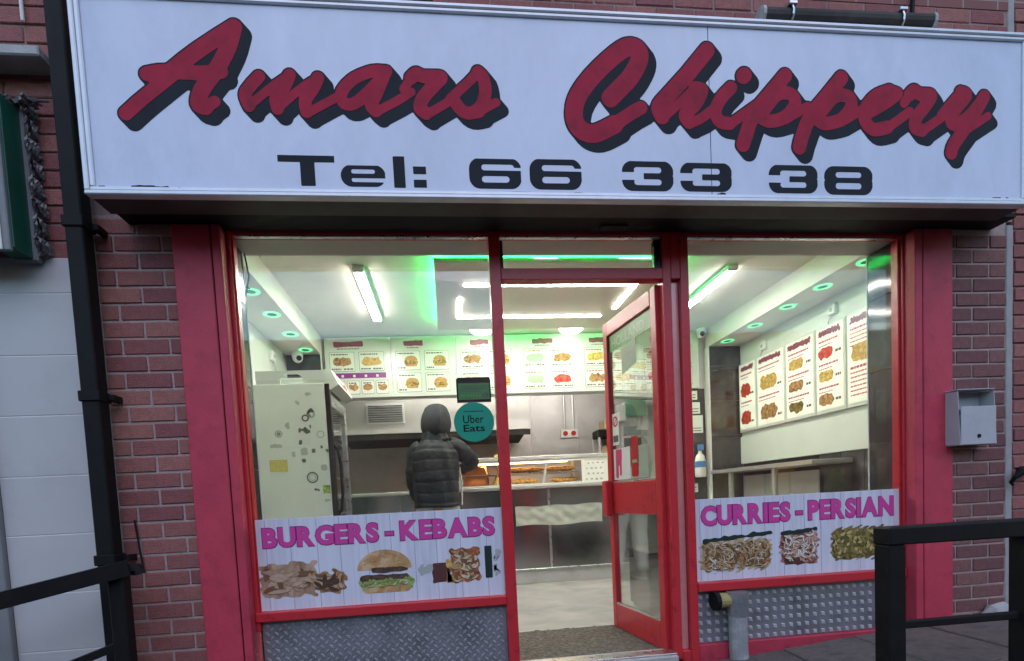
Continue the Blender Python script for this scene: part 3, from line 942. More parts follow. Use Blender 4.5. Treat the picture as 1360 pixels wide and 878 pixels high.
build('symbol', plate(contours(lambda X, Z: np.minimum(np.abs(np.hypot(X - cx_, Z - cz_) - 0.030) - 0.006, np.maximum(np.abs((X - cx_) + (Z - cz_)) - 0.006, np.hypot(X - cx_, Z - cz_) - 0.03)), cx_ - .05, cx_ + .05, cz_ - .05, cz_ + .05, 0.003), -0.0056, 0.0004, dfn), 'red_print', ns)
build('text_block', MB().box(DW - 0.145, DW - 0.072, -0.0056, -0.0051, 1.29, 1.335).map(dfn), 'ink', ns)
hp = dsticker('takeaway_poster', 'menu_card', DW - 0.30, DW - 0.062, 1.03, 1.245)
build('fork_and_knife_print', plate(contours(strokes_fn([(0.020, [(DW - .115, 1.06), (DW - .118, 1.22)]), (0.026, [(DW - .135, 1.15), (DW - .140, 1.21)]), (0.014, [(DW - .165, 1.07), (DW - .168, 1.21)]), (0.018, [(DW - .168, 1.17), (DW - .170, 1.22)])]), DW - .22, DW - .07, 1.03, 1.25, 0.003), -0.0056, 0.0004, dfn), 'pink_print', hp)
rb = dsticker('red_tag', 'red_print', DW - 0.405, DW - 0.315, 1.04, 1.30, r=0.02)
build('tag_print', MB().box(DW - 0.39, DW - 0.33, -0.0060, -0.0051, 1.13, 1.15).map(dfn), 'holland_ink', rb)
pm = dsticker('patterned_leaflet', 'paper', DW - 0.52, DW - 0.41, 1.035, 1.235)
for i in range(4):
    for j in range(6):
        x, z = DW - 0.503 + i * 0.026, 1.055 + j * 0.031
        build('leaflet_spot', MB().box(x, x + 0.014, -0.0058, -0.0051, z, z + 0.016).map(dfn), 'holland_ink', pm)

# ================================================================== SHOP SIGN
sign = thing('shop_sign', 'long white fascia sign with red script lettering and a telephone number', 'sign', (2.86, -0.2, 2.355))
SY = -0.2905
bx('sign_box', 'sign_rim', sign, 0.562, 5.165, -0.262, -0.002, 2.405, 3.20, 0.004)
bx('base_tray', 'tray', sign, 0.556, 5.17, -0.285, -0.13, 2.352, 2.3715, 0.003)
for a, b in ((0.592, 3.4155), (3.4185, 5.138)):
    bx('face_panel', 'sign_face', sign, a, b, -0.2815, -0.2625, 2.385, 3.18, 0.001)
bx('seam', 'letter_dark', sign, 3.4157, 3.4183, -0.2812, -0.263, 2.385, 3.18, 0.0005)
# double rim all round
for (a, b, c, d) in ((0.551, 5.174, 2.348, 2.366), (0.551, 5.174, 3.194, 3.212)):
    bx('rim', 'sign_rim', sign, a, b, -0.300, -0.255, c, d, 0.004)
for (a, b, c, d) in ((0.572, 5.152, 2.3665, 2.384), (0.572, 5.152, 3.176, 3.1935)):
    bx('rim_bead', 'sign_rim', sign, a, b, -0.294, -0.262, c, d, 0.004)
for a, b in ((0.551, 0.5715), (5.1525, 5.174)):
    bx('rim', 'sign_rim', sign, a, b, -0.2985, -0.255, 2.3662, 3.1938, 0.004)
for a, b in ((0.572, 0.5915), (5.1385, 5.152)):
    bx('rim_bead', 'sign_rim', sign, a, b, -0.293, -0.262, 2.3842, 3.1758, 0.004)
for x, z, w, hh in ((0.735, 2.389, .10, .012), (0.83, 2.388, .06, .010), (0.93, 2.387, .03, .007), (0.60, 2.388, .03, .01), (3.44, 2.390, .05, .010), (4.97, 2.388, .05, .008), (5.05, 2.388, .02, .011), (2.40, 2.387, .12, .006), (2.72, 2.387, .05, .006)):
    f_ = rag(int(x * 100))
    lp = contours(lambda X, Z: rr(X, Z, x, x + w, z - hh / 2, z + hh / 2, hh / 2) + f_(X, Z, 160, 0.0022), x - .01, x + w + .01, z - hh, z + hh, 0.003)
    if lp: build('dirt_mark', plate(lp, -0.2822, 0.0006), 'black', sign)
LET = {
'A': [(0.0348, [(1.218, 3.075), (1.133, 3.02), (1.038, 2.955), (0.949, 2.884), (0.88, 2.82)]), (0.0297, [(0.948, 2.867), (0.88, 2.813), (0.805, 2.753), (0.741, 2.696)]), (0.031, [(0.841, 2.864), (0.891, 2.875), (0.948, 2.877), (1.057, 2.875), (1.148, 2.884)]), (0.0348, [(1.218, 3.075), (1.189, 2.993), (1.136, 2.9), (1.064, 2.807), (1.044, 2.747), (1.071, 2.732)]), (0.0254, [(1.071, 2.729), (1.112, 2.756)])],
'm': [(0.0273, [(1.308, 2.869), (1.27, 2.83), (1.244, 2.79), (1.257, 2.743)]), (0.0193, [(1.257, 2.743), (1.325, 2.799), (1.393, 2.85), (1.44, 2.88)]), (0.0275, [(1.44, 2.88), (1.418, 2.835), (1.375, 2.782), (1.378, 2.734)]), (0.0194, [(1.378, 2.734), (1.447, 2.794), (1.516, 2.844), (1.563, 2.872)]), (0.0277, [(1.563, 2.872), (1.541, 2.829), (1.501, 2.773), (1.504, 2.724)]), (0.0196, [(1.504, 2.718), (1.555, 2.745), (1.637, 2.79)])],
'a': [(0.0266, [(1.868, 2.912), (1.804, 2.91), (1.715, 2.871), (1.661, 2.81), (1.672, 2.765), (1.722, 2.77), (1.799, 2.834), (1.86, 2.899)]), (0.0283, [(1.861, 2.905), (1.822, 2.822), (1.791, 2.762), (1.81, 2.737)]), (0.02, [(1.81, 2.733), (1.9, 2.779), (1.974, 2.824)])],
'r': [(0.0201, [(1.941, 2.836), (1.974, 2.88)]), (0.0302, [(1.978, 2.887), (2.003, 2.907), (2.033, 2.895), (2.112, 2.895), (2.09, 2.867), (2.028, 2.802), (2.011, 2.756), (2.037, 2.733)]), (0.0203, [(2.037, 2.726), (2.119, 2.772), (2.165, 2.803)])],
's': [(0.0221, [(2.151, 2.8), (2.239, 2.876), (2.283, 2.921)]), (0.0291, [(2.287, 2.924), (2.31, 2.898), (2.317, 2.838), (2.297, 2.777), (2.267, 2.75)]), (0.029, [(2.168, 2.794), (2.197, 2.754), (2.231, 2.739), (2.281, 2.747)]), (0.0206, [(2.281, 2.747), (2.364, 2.79)])],
'C': [(0.0429, [(2.915, 2.827), (2.954, 2.863), (3.019, 2.927), (3.067, 3.008), (3.061, 3.055), (3.01, 3.064), (2.938, 3.02), (2.827, 2.92), (2.753, 2.822), (2.735, 2.736), (2.765, 2.678), (2.834, 2.663), (2.933, 2.707)]), (0.0323, [(2.925, 2.703), (3.013, 2.759), (3.066, 2.787)])],
'h': [(0.0385, [(3.41, 3.066), (3.307, 2.951), (3.204, 2.847), (3.157, 2.793), (3.171, 2.751)]), (0.0219, [(3.186, 2.752), (3.264, 2.817), (3.335, 2.879)]), (0.033, [(3.343, 2.886), (3.377, 2.877), (3.345, 2.816), (3.289, 2.762), (3.307, 2.727)]), (0.0239, [(3.307, 2.72), (3.369, 2.746), (3.432, 2.79)])],
'i': [(0.0316, [(3.529, 2.896), (3.473, 2.841), (3.444, 2.78), (3.466, 2.735), (3.516, 2.726)]), (0.0243, [(3.516, 2.722), (3.604, 2.781), (3.66, 2.818)]), (0.0372, [(3.601, 2.958), (3.593, 2.951)])],
'p': [(0.0359, [(3.814, 2.962), (3.732, 2.874), (3.643, 2.772), (3.597, 2.664), (3.584, 2.628)]), (0.032, [(3.699, 2.795), (3.772, 2.872), (3.844, 2.874), (3.863, 2.828), (3.81, 2.766), (3.729, 2.742), (3.674, 2.762)]), (0.0228, [(3.809, 2.751), (3.931, 2.819)])],
'p2': [(0.0365, [(4.116, 2.962), (4.036, 2.873), (3.943, 2.769), (3.896, 2.667), (3.883, 2.623)]), (0.0326, [(4.0, 2.793), (4.078, 2.871), (4.152, 2.873), (4.168, 2.826), (4.114, 2.763), (4.023, 2.739), (3.979, 2.76)]), (0.0232, [(4.113, 2.749), (4.238, 2.818)])],
'e': [(0.0273, [(4.242, 2.785), (4.334, 2.831), (4.409, 2.878), (4.426, 2.9), (4.38, 2.91)]), (0.0333, [(4.38, 2.91), (4.301, 2.878), (4.246, 2.818), (4.241, 2.763), (4.287, 2.717), (4.366, 2.73)]), (0.0236, [(4.366, 2.726), (4.493, 2.81)])],
'r2': [(0.0237, [(4.46, 2.85), (4.489, 2.887)]), (0.0336, [(4.494, 2.895), (4.519, 2.914), (4.553, 2.897), (4.612, 2.895), (4.595, 2.858), (4.531, 2.782), (4.522, 2.734), (4.56, 2.72)]), (0.0239, [(4.56, 2.716), (4.672, 2.786)])],
'y': [(0.026, [(4.672, 2.797), (4.758, 2.889)]), (0.0341, [(4.784, 2.915), (4.814, 2.898), (4.749, 2.825), (4.728, 2.765), (4.758, 2.751)]), (0.0262, [(4.758, 2.751), (4.836, 2.809), (4.906, 2.886)]), (0.0344, [(4.919, 2.897), (4.827, 2.76), (4.745, 2.657), (4.728, 2.612)]), (0.0202, [(4.814, 2.726), (4.941, 2.801)])],
}
OFF = (0.031, -0.036)
for word in (['A', 'm', 'a', 'r', 's'], ['C', 'h', 'i', 'p', 'p2', 'e', 'r2', 'y']):
    S = [q for l in word for q in LET[l]]
    X0 = min(x for _, L in S for x, z in L) - .07
    X1 = max(x for _, L in S for x, z in L) + .12
    sh_ = build('lettering_shadow', plate(contours(strokes_fn(S, 0.0075, OFF), X0, X1, 2.50, 3.15, 0.006), SY + 0.008, 0.0008), 'letter_dark', sign)
    for n_, l in enumerate(word):
        Ls = LET[l]
        X0 = min(x for _, L in Ls for x, z in L) - .06
        X1 = max(x for _, L in Ls for x, z in L) + .06
        build('letter', plate(contours(strokes_fn(Ls), X0, X1, 2.52, 3.14, 0.005), SY + 0.0068 - 0.0003 * (n_ % 2), 0.0004), 'letter_red', sign)
def glyph(ch, x0, z0, x1, z1):
    W, H = x1 - x0, z1 - z0
    t = 0.235 * H
    def f(X, Z):
        U, V = X - x0, Z - z0
        if ch == 'T':
            return np.minimum(rr(U, V, 0, W, H - t, H, .001), rr(U, V, W * .385, W * .64, 0, H, .001))
        if ch == 'l':
            return rr(U, V, 0, W, 0, H, .001)
        if ch == ':':
            return np.minimum(rr(U, V, 0, W, 0, H * .37, .001), rr(U, V, 0, W, H * .63, H, .001))
        o = rr(U, V, 0, W, 0, H, H * 0.36)
        tx, ty = W * 0.235, H * 0.205
        if ch == 'e':
            o = rr(U, V, 0, W, 0, H, H * 0.5)
            hole = rr(U, V, tx, W - tx, H * .60, H * .80, H * .14)
            cut = rr(U, V, tx, W * 1.2, H * .215, H * .42, H * .10)
            return np.maximum(np.maximum(o, -hole), -np.maximum(cut, V - H * .40))
        if ch == '6':
            hole = rr(U, V, tx, W - tx, ty, H * .42, H * .14)
            gap = np.minimum(rr(U, V, tx, W * .86, H * .60, H * .80, H * .1), rr(U, V, W * .6, W * 1.2, H * .60, H * .70, .002))
            return np.maximum(np.maximum(o, -hole), -gap)
        if ch == '3':
            g1 = np.minimum(rr(U, V, tx, W - tx, H * .60, H * .80, H * .1), rr(U, V, tx, W * .42, H * .40, H * .75, .002))
            g2 = rr(U, V, tx, W - tx, H * .20, H * .40, H * .1)
            lf = rr(U, V, -W, W * .42, H * .37, H * .63, .002)
            nk = np.hypot(U - W * 1.02, (V - H * .51) * 1.0) - W * .035
            return np.maximum(np.maximum(np.maximum(o, -g1), np.maximum(-g2, -lf)), -nk)
        h1 = rr(U, V, tx, W - tx, H * .60, H * .80, H * .1)
        h2 = rr(U, V, tx, W - tx, H * .20, H * .42, H * .1)
        n1 = np.minimum(np.hypot(U - W * 1.02, V - H * .51) - W * .035, np.hypot(U + W * .02, V - H * .51) - W * .035)
        return np.maximum(np.maximum(o, -h1), np.maximum(-h2, -n1))
    return contours(f, x0, x1, z0, z1, 0.0035)
for ch, a, b, c, d in (('T', 1.361, 2.403, 1.611, 2.539), ('e', 1.634, 2.402, 1.836, 2.499), ('l', 1.872, 2.4, 1.925, 2.54), (':', 1.962, 2.402, 2.025, 2.498), ('6', 2.221, 2.401, 2.469, 2.54), ('6', 2.508, 2.401, 2.761, 2.542), ('3', 2.96, 2.4, 3.22, 2.541), ('3', 3.255, 2.401, 3.523, 2.539), ('3', 3.717, 2.399, 3.981, 2.537), ('8', 4.016, 2.395, 4.283, 2.535)):
    build('digit' if ch in '6338' else 'letter', plate(glyph(ch, a, b, c, d), SY + 0.0082, 0.0007), 'letter_dark', sign)

# floodlight above the sign
fl = thing('floodlight', 'dark grey tubular floodlight fixed to the brick above the sign', 'light fitting', (4.25, -0.1, 3.33))
fm = MB().tube([(3.785, -0.15, 3.352), (4.735, -0.15, 3.362)], 0.042, 14)
build('housing', fm, 'soffit', fl, smooth=False)
for x in (3.77, 4.735):
    build('end_cap', MB().tube([(x, -0.15, 3.352 + (x - 3.77) * .0105), (x + 0.016, -0.15, 3.352 + (x - 3.77) * .0105)], 0.047, 14), 'pvc_grey', fl)
for x in (3.93, 4.55):
    q = bx('clip', 'alu', fl, x - .022, x + .022, -0.200, -0.12, 3.385, 3.402, 0.003)
    bx('bracket', 'alu', fl, x - .02, x + .02, -0.12, 0.0, 3.30, 3.318, 0.003)
    build('clip_strap', MB().tube([(x, -0.15 + 0.048 * math.cos(a), 3.356 + 0.048 * math.sin(a)) for a in np.linspace(-1.2, 4.0, 12)], 0.006, 6), 'alu', fl)
tag(build('wall_cable', MB().tube([(4.79, -0.01, 3.7), (4.775, -0.014, 3.48), (4.80, -0.016, 3.36), (4.84, -0.02, 3.24)], 0.010, 8), 'black'), 'black cable running down the brick right of the floodlight', 'cable')
tag(bx('cable_trunking', 'black', None, 1.62, 2.10, -0.16, 0.004, 3.335, 3.42, 0.004), 'black trunking above the sign between the two words', 'trunking')

# ================================================================== SMALL THINGS ON THE FRONT
ab = thing('wall_bin', 'grey metal cigarette bin fixed to the brick pier right of the window', 'bin', (5.09, -0.05, 1.12))
def bin_side(x):
    return MB().add([(x - .002, 0.0, 1.125), (x + .002, 0.0, 1.125), (x + .002, 0.0, 1.43), (x - .002, 0.0, 1.43), (x - .002, -.10, 1.115), (x + .002, -.10, 1.115), (x + .002, -.085, 1.425), (x - .002, -.085, 1.425)],
                    [(0, 1, 2, 3), (4, 7, 6, 5), (0, 4, 5, 1), (3, 2, 6, 7), (0, 3, 7, 4), (1, 5, 6, 2)])
build('side', bin_side(4.983), 'bin_grey', ab)
build('side', bin_side(5.216), 'bin_grey', ab)
bx('back', 'bin_grey', ab, 4.986, 5.213, -0.006, -0.001, 1.12, 1.43, 0.001)
bx('front', 'bin_grey', ab, 4.986, 5.213, -0.102, -0.096, 1.116, 1.335, 0.003)
bx('base', 'bin_grey', ab, 4.986, 5.213, -0.095, -0.007, 1.116, 1.122, 0.001)
bx('roof', 'bin_grey', ab, 4.978, 5.221, -0.088, -0.001, 1.431, 1.437, 0.002)
bx('ash_tray', 'soffit', ab, 4.987, 5.212, -0.094, -0.008, 1.30, 1.318, 0.002)
build('lock', MB().tube([(5.10, -0.101, 1.165), (5.10, -0.106, 1.165)], 0.011, 12), 'black', ab)

wp = thing('waste_pipe', 'stub of grey waste pipe with yellowish elbow against the chequer plate', 'pipe', (3.67, 0.0, -0.06))
build('elbow', MB().tube([(3.545, 0.03, 0.288), (3.60, 0.03, 0.289), (3.635, 0.03, 0.286)], [0.045, 0.043, 0.043], 14), 'pvc_yellow', wp, smooth=False)
build('collar', MB().tube([(3.53, 0.03, 0.288), (3.555, 0.03, 0.288)], 0.056, 14), 'black', wp)
build('socket', MB().tube([(3.672, 0.02, 0.335), (3.672, 0.02, 0.20)], [0.062, 0.058], 16), 'plate', wp)
build('down_pipe', MB().tube([(3.672, 0.02, 0.205), (3.672, 0.02, 0.0), (3.675, 0.015, -0.08)], 0.052, 16), 'pvc_grey', wp)
tag(build('wall_hook', MB().tube([(5.50, -0.005, 0.95), (5.47, -0.05, 0.95), (5.42, -0.07, 0.945), (5.39, -0.06, 0.915), (5.385, -0.04, 0.885), (5.41, -0.03, 0.87)], [0.03, 0.028, 0.02, 0.012, 0.01, 0.008], 9), 'black'), 'black iron hook on the brick at the far right edge', 'hook')
tag(build('rubble_lump', MB().tube([(5.22, -0.03, 0.085), (5.26, -0.045, 0.115), (5.33, -0.045, 0.125), (5.38, -0.04, 0.11)], [0.02, 0.04, 0.045, 0.02], 8), 'concrete'), 'grey lump of mortar at the foot of the right brick pier', 'rubble')

# railings
rl = thing('handrail', 'black steel railing in front of the right window', 'railing', (4.2, -0.8, 0.1))
bx('top_rail', 'black', rl, 3.838, 4.90, -0.845, -0.755, 0.668, 0.742, 0.006)
bx('post', 'black', rl, 3.838, 3.918, -0.84, -0.76, -0.05, 0.6675, 0.006)
bx('post', 'black', rl, 4.488, 4.566, -0.84, -0.76, 0.0, 0.6675, 0.006)
bx('lower_rail', 'black', rl, 3.9185, 4.4875, -0.815, -0.785, 0.304, 0.336, 0.004)
bx('lower_rail', 'black', rl, 4.5665, 4.90, -0.815, -0.785, 0.304, 0.336, 0.004)
build('bolt', MB().tube([(4.503, -0.84, 0.325), (4.503, -0.852, 0.325)], 0.011, 10), 'alu', rl)
ll = thing('handrail', 'black steel handrail sloping down past the drainpipe, bottom left', 'railing', (0.5, -0.3, -0.3))
bx('post', 'black', ll, 0.478, 0.545, -0.275, -0.21, -0.4, 0.725, 0.006)
def bar(a, b, w, h):
    a, b = Vector(a), Vector(b)
    t = (b - a).normalized()
    s = t.cross(Vector((0, 0, 1))).normalized()
    n = s.cross(t)
    vs = []
    for p in (a, b):
        for i, j in ((-1, -1), (1, -1), (1, 1), (-1, 1)):
            vs.append(p + s * w / 2 * i + n * h / 2 * j)
    return MB().add(vs, [(0, 1, 2, 3), (7, 6, 5, 4), (0, 4, 5, 1), (1, 5, 6, 2), (2, 6, 7, 3), (3, 7, 4, 0)])
build('top_rail', bar((0.565, -0.25, 0.715), (-0.25, -0.62, 0.535), 0.065, 0.07), 'black', ll)
build('lower_rail', bar((0.50, -0.245, 0.36), (-0.10, -0.52, 0.16), 0.03, 0.035), 'black', ll)
build('finial', MB().tube([(0.53, -0.245, 0.70), (0.60, -0.245, 0.705), (0.605, -0.245, 0.68)], 0.026, 10), 'black', ll)

# ================================================================== WINDOW BANNERS
BY = 0.078
def banner(label, x0, x1, z0, z1, text, tx0, tx1, tz0, tz1, seams, loc):
    t = thing('window_banner', label, 'banner', loc, 'printed boards in the windows')
    bx('board', 'banner', t, x0, x1, BY, BY + 0.006, z0, z1, 0.001)
    for s in seams:
        x = x0 + (x1 - x0) * s
        build('board_line', MB().box(x - .0014, x + .0014, BY - 0.0006, BY + 0.0001, z0 + .004, z1 - .004), 'banner_line', t)
    w = text_widths(text.replace(' ', ''), 0.055)
    tot = sum(w[c][0] + 0.055 if c != ' ' else 0.22 for c in text) - 0.055
    k = (tx1 - tx0) / tot
    a = tx0
    for c in text:
        if c == ' ':
            a += 0.22 * k
            continue
        b = a + w[c][0] * k
        if c == '-':
            za, zb = tz0 + (tz1 - tz0) * .30, tz0 + (tz1 - tz0) * .50
        else:
            za, zb = tz0, tz1
        build('letter_outline', text_mb(c, a - .004, b + .004, za - .004, zb + .004, BY - 0.0014, 0.0010, 0.062), 'pink_edge', t)
        build('letter', text_mb(c, a, b, za, zb, BY - 0.0022, 0.0007, 0.055), 'pink', t)
        a = b + 0.055 * k
    return t
bl = banner('white plank-pattern window banner reading BURGERS - KEBABS under the left window', 1.008, 2.329, 0.404, 0.895, 'BURGERS - KEBABS', 1.045, 2.285, 0.742, 0.848,
            (0.04, .135, .24, .33, .44, .535, .63, .72, .82, .93), (1.66, BY, 0.40))
br = banner('white plank-pattern window banner reading CURRIES - PERSIAN under the right window', 3.4525, 4.776, 0.396, 0.88, 'CURRIES - PERSIAN', 3.495, 4.722, 0.722, 0.838,
            (0.025, .125, .22, .33, .42, .52, .60, .70, .795, .90), (4.1, BY, 0.39))
def picture(parent, name, m, fn, x0, x1, z0, z1, lay=0, h=0.004):
    lp = contours(fn, x0, x1, z0, z1, h)
    return build(name, plate(lp, BY - 0.0012 - 0.0007 * lay, 0.0006), m, parent)
def ragbox(x0, x1, z0, z1, seed, amp=0.012, s=110, r=0.02):
    f = rag(seed)
    return lambda X, Z: rr(X, Z, x0, x1, z0, z1, r) + f(X * 1.2, Z * 2.2, s, amp)
def strands(parent, name, mats, fn, x0, x1, z0, z1, count, length, width, seed, lay=1, curl=1.0, edge=0.0016):
    g_ = random.Random(seed)
    eb = MB()
    for mi, m in enumerate(mats):
        mb = MB()
        for k in range(count):
            x, z, a = g_.uniform(x0, x1), g_.uniform(z0, z1), g_.uniform(-.9, .9) + (1.57 if g_.random() < .25 else 0)
            L_, w_ = length * g_.uniform(.5, 1.2), width * g_.uniform(.6, 1.3)
            c_ = g_.uniform(-curl, curl)
            pts = []
            n_ = 6
            for i in range(n_ + 1):
                pts.append((x, z))
                x, z = x + math.cos(a) * L_ / n_, z + math.sin(a) * L_ / n_
                a += c_ / n_ * 1.6
            if max(float(fn(np.array(p[0]), np.array(p[1]))) for p in pts) > -.006: continue
            y = BY - 0.0012 - 0.0007 * lay - 0.00002 * (k + mi * count)
            vs = []
            for i, p in enumerate(pts):
                q0, q1 = pts[max(i - 1, 0)], pts[min(i + 1, n_)]
                d = math.hypot(q1[0] - q0[0], q1[1] - q0[1]) + 1e-9
                nx_, nz_ = -(q1[1] - q0[1]) / d, (q1[0] - q0[0]) / d
                h_ = w_ * .5 * math.sin(math.pi * (i + .35) / (n_ + .7))
                vs += [(p[0] + nx_ * h_, y, p[1] + nz_ * h_), (p[0] - nx_ * h_, y, p[1] - nz_ * h_)]
            mb.add(vs, [(2 * i, 2 * i + 1, 2 * i + 3, 2 * i + 2) for i in range(n_)])
            es = []
            for i in range(n_ + 1):
                a_, b_ = Vector(vs[2 * i]), Vector(vs[2 * i + 1])
                c_m, d_ = (a_ + b_) / 2, (a_ - b_) / 2
                l_ = d_.length + 1e-9
                for sg in (1, -1):
                    q_ = c_m + d_ * sg * (1 + edge / l_)
                    es.append((q_.x, y + 0.00001, q_.z - edge * .5))
            if edge: eb.add(es, [(2 * i, 2 * i + 1, 2 * i + 3, 2 * i + 2) for i in range(n_)])
        if mb.f: build(name, mb, m, parent)['kind'] = 'stuff'
    if eb.f: build('piece_edge', eb, 't_brown', parent)['kind'] = 'stuff'
def tone(n, c):
    M[n] = mat(n, c, 0.4, var=0.2, scale=60)
for n, c in (('t_cream', (.66, .56, .38)), ('t_tan', (.52, .34, .17)), ('t_brown', (.20, .10, .05)), ('t_carrot', (.58, .26, .09)), ('t_pink', (.62, .36, .28)), ('t_white', (.74, .68, .60)), ('t_rust', (.34, .11, .06)),
             ('t_olive', (.26, .22, .06)), ('t_moss', (.14, .13, .035)), ('t_gold', (.52, .42, .16)), ('t_meat', (.44, .29, .20)), ('t_meat2', (.54, .38, .27)), ('t_char', (.08, .045, .03)), ('t_leaf', (.30, .40, .10)), ('t_pale', (.56, .60, .34))):
    tone(n, c)
# left banner: sliced meat, burger, grill plate
k_ = bl
fm_ = rag(3)
meat = lambda X, Z: np.minimum(rr(X, Z, 1.025, 1.31, 0.475, 0.655, .01), rr(X, Z, 1.28, 1.46, 0.485, 0.595, .01)) + fm_(X, Z * 2, 120, 0.012)
p_ = picture(k_, 'meat_picture', 'f_meat', meat, 1.0, 1.50, 0.45, 0.69)
picture(p_, 'chicken_pieces', 'f_chicken', lambda X, Z: np.maximum(meat(X, Z) + .006, rr(X, Z, 1.30, 1.5, 0.40, 0.61, .02)), 1.28, 1.5, 0.45, 0.62, 1)
for i, (xx, zz) in enumerate(((1.06, 0.62), (1.235, 0.62))):
    f_ = rag(40 + i)
    picture(p_, 'meat_fold', 'p_dark', lambda X, Z: seg_d(X, Z, (xx, zz), (xx + .035, zz - .075)) - 0.005 + f_(X, Z, 90, .004), xx - .05, xx + .09, zz - .12, zz + .04, 1, 0.003)
strands(p_, 'meat_slice', ('t_meat', 't_meat2', 't_brown', 't_meat', 't_meat2'), meat, 1.03, 1.30, .49, .65, 12, .11, .030, 5, 1, .7)
strands(p_, 'chicken_strip', ('t_brown', 't_tan', 't_meat2', 't_char'), meat, 1.28, 1.46, .49, .59, 26, .06, .018, 6, 2, 1.2)
B0, B1 = 1.523, 1.82
bun = picture(k_, 'burger_picture', 'p_bun', lambda X, Z: np.maximum(np.hypot((X - 1.672) / 0.146, (Z - 0.590) / 0.108) - 1, 0.590 - Z - .2 * (X - 1.67) * 0), B0, B1, 0.58, 0.71)
f1, f2, f3 = rag(51), rag(52), rag(53)
picture(bun, 'bun_base', 'p_bun', lambda X, Z: rr(X, Z, 1.545, 1.81, 0.462, 0.520, .03), B0, B1 + .02, 0.45, 0.53, 0)
picture(bun, 'lettuce', 'p_lettuce', lambda X, Z: rr(X, Z, 1.53, 1.83, 0.492, 0.548, .02) + f1(X, Z, 170, .009), 1.50, 1.86, 0.46, 0.59, 1)
picture(bun, 'patty', 'p_patty', lambda X, Z: rr(X, Z, 1.538, 1.80, 0.532, 0.562, .014) + f2(X, Z, 100, .003), 1.52, 1.82, 0.51, 0.58, 2)
picture(bun, 'patty', 'p_patty', lambda X, Z: rr(X, Z, 1.60, 1.806, 0.572, 0.602, .014) + f3(X, Z, 100, .003), 1.57, 1.83, 0.55, 0.62, 2)
def tri(a, b, c):
    P = [a, b, c]
    def f(X, Z):
        d = None
        for i in range(3):
            p, q = P[i], P[(i + 1) % 3]
            n = (q[1] - p[1], p[0] - q[0])
            l = math.hypot(*n)
            e = ((X - p[0]) * n[0] + (Z - p[1]) * n[1]) / l
            d = e if d is None else np.maximum(d, e)
        return d
    return f
picture(bun, 'cheese_slice', 'p_cheese', tri((1.575, 0.592), (1.69, 0.598), (1.625, 0.545)), 1.56, 1.70, 0.53, 0.61, 3, 0.003)
picture(bun, 'cheese_slice', 'p_cheese', tri((1.69, 0.575), (1.79, 0.585), (1.755, 0.535)), 1.68, 1.80, 0.52, 0.60, 3, 0.003)
gp = picture(k_, 'grill_picture', 'p_steak', ragbox(2.03, 2.19, 0.494, 0.68, 61, .007, 90, .01), 2.0, 2.22, 0.46, 0.71)
picture(gp, 'knife_block', 'p_dark', ragbox(1.93, 2.025, 0.50, 0.605, 62, .004, 90, .01), 1.90, 2.045, 0.48, 0.63)
picture(gp, 'knife', 'grey_mark', ragbox(1.86, 1.926, 0.545, 0.605, 63, .010, 90, .01), 1.84, 1.945, 0.52, 0.63)
picture(gp, 'wood_handle', 'f_chips', lambda X, Z: np.minimum(rr(X, Z, 2.005, 2.055, .575, .625, .01), rr(X, Z, 2.005, 2.05, .492, .53, .01)), 2.0, 2.06, 0.48, 0.63, 1)
picture(gp, 'dark_stripe', 'p_black', lambda X, Z: rr(X, Z, 2.222, 2.262, 0.505, 0.685, .003), 2.21, 2.27, 0.49, 0.70)
picture(gp, 'smoke_wisp', 'grey_mark', ragbox(2.276, 2.296, 0.52, 0.67, 64, .010, 130, .005), 2.26, 2.318, 0.50, 0.69)
strands(gp, 'grilled_slice', ('t_rust', 't_carrot', 't_tan', 't_brown', 't_cream'), ragbox(2.03, 2.19, 0.494, 0.68, 61, .007, 90, .01), 2.035, 2.185, .50, .67, 26, .05, .014, 9, 1, 1.6)
lettuce_f = lambda X, Z: rr(X, Z, 1.53, 1.83, 0.492, 0.548, .02)
strands(bun, 'lettuce_frill', ('t_leaf', 't_pale', 't_leaf'), lettuce_f, 1.54, 1.82, .495, .545, 26, .035, .012, 12, 2, 2.0)
seed_f = lambda X, Z: np.hypot((X - 1.672) / 0.146, (Z - 0.590) / 0.108) - 1 + .08
strands(bun, 'sesame_seed', ('t_cream',), seed_f, 1.56, 1.79, .62, .69, 60, .007, .004, 13, 1, .2)
# right banner
n1 = picture(br, 'noodle_picture', 'p_noodle', ragbox(3.485, 3.925, 0.452, 0.635, 71, .012, 110, .05), 3.455, 3.96, 0.42, 0.67)
picture(n1, 'dish_rim', 'p_black', lambda X, Z: seg_d(X, Z, (3.51, .632), (3.92, .660)) - 0.011 + rag(72)(X, Z, 120, .008), 3.47, 3.95, 0.61, 0.69, 1)
picture(n1, 'onion_piece', 'notice', ragbox(3.655, 3.72, 0.465, 0.545, 73, .010, 90, .02), 3.62, 3.75, 0.43, 0.58, 1)
n2 = picture(br, 'shredded_meat_picture', 'p_shred', ragbox(3.985, 4.225, 0.468, 0.655, 74, .010, 110, .03), 3.955, 4.26, 0.43, 0.69)
picture(n2, 'dark_sauce', 'p_dark', ragbox(4.01, 4.15, 0.462, 0.500, 75, .008, 110, .01), 3.98, 4.19, 0.44, 0.53, 1)
picture(n2, 'dish_rim', 'p_black', lambda X, Z: seg_d(X, Z, (4.0, .650), (4.21, .667)) - 0.012 + rag(76)(X, Z, 120, .008), 3.96, 4.24, 0.63, 0.69, 1)
n3 = picture(br, 'stew_picture', 'p_stew', ragbox(4.315, 4.70, 0.472, 0.66, 77, .010, 110, .04), 4.28, 4.745, 0.44, 0.69)
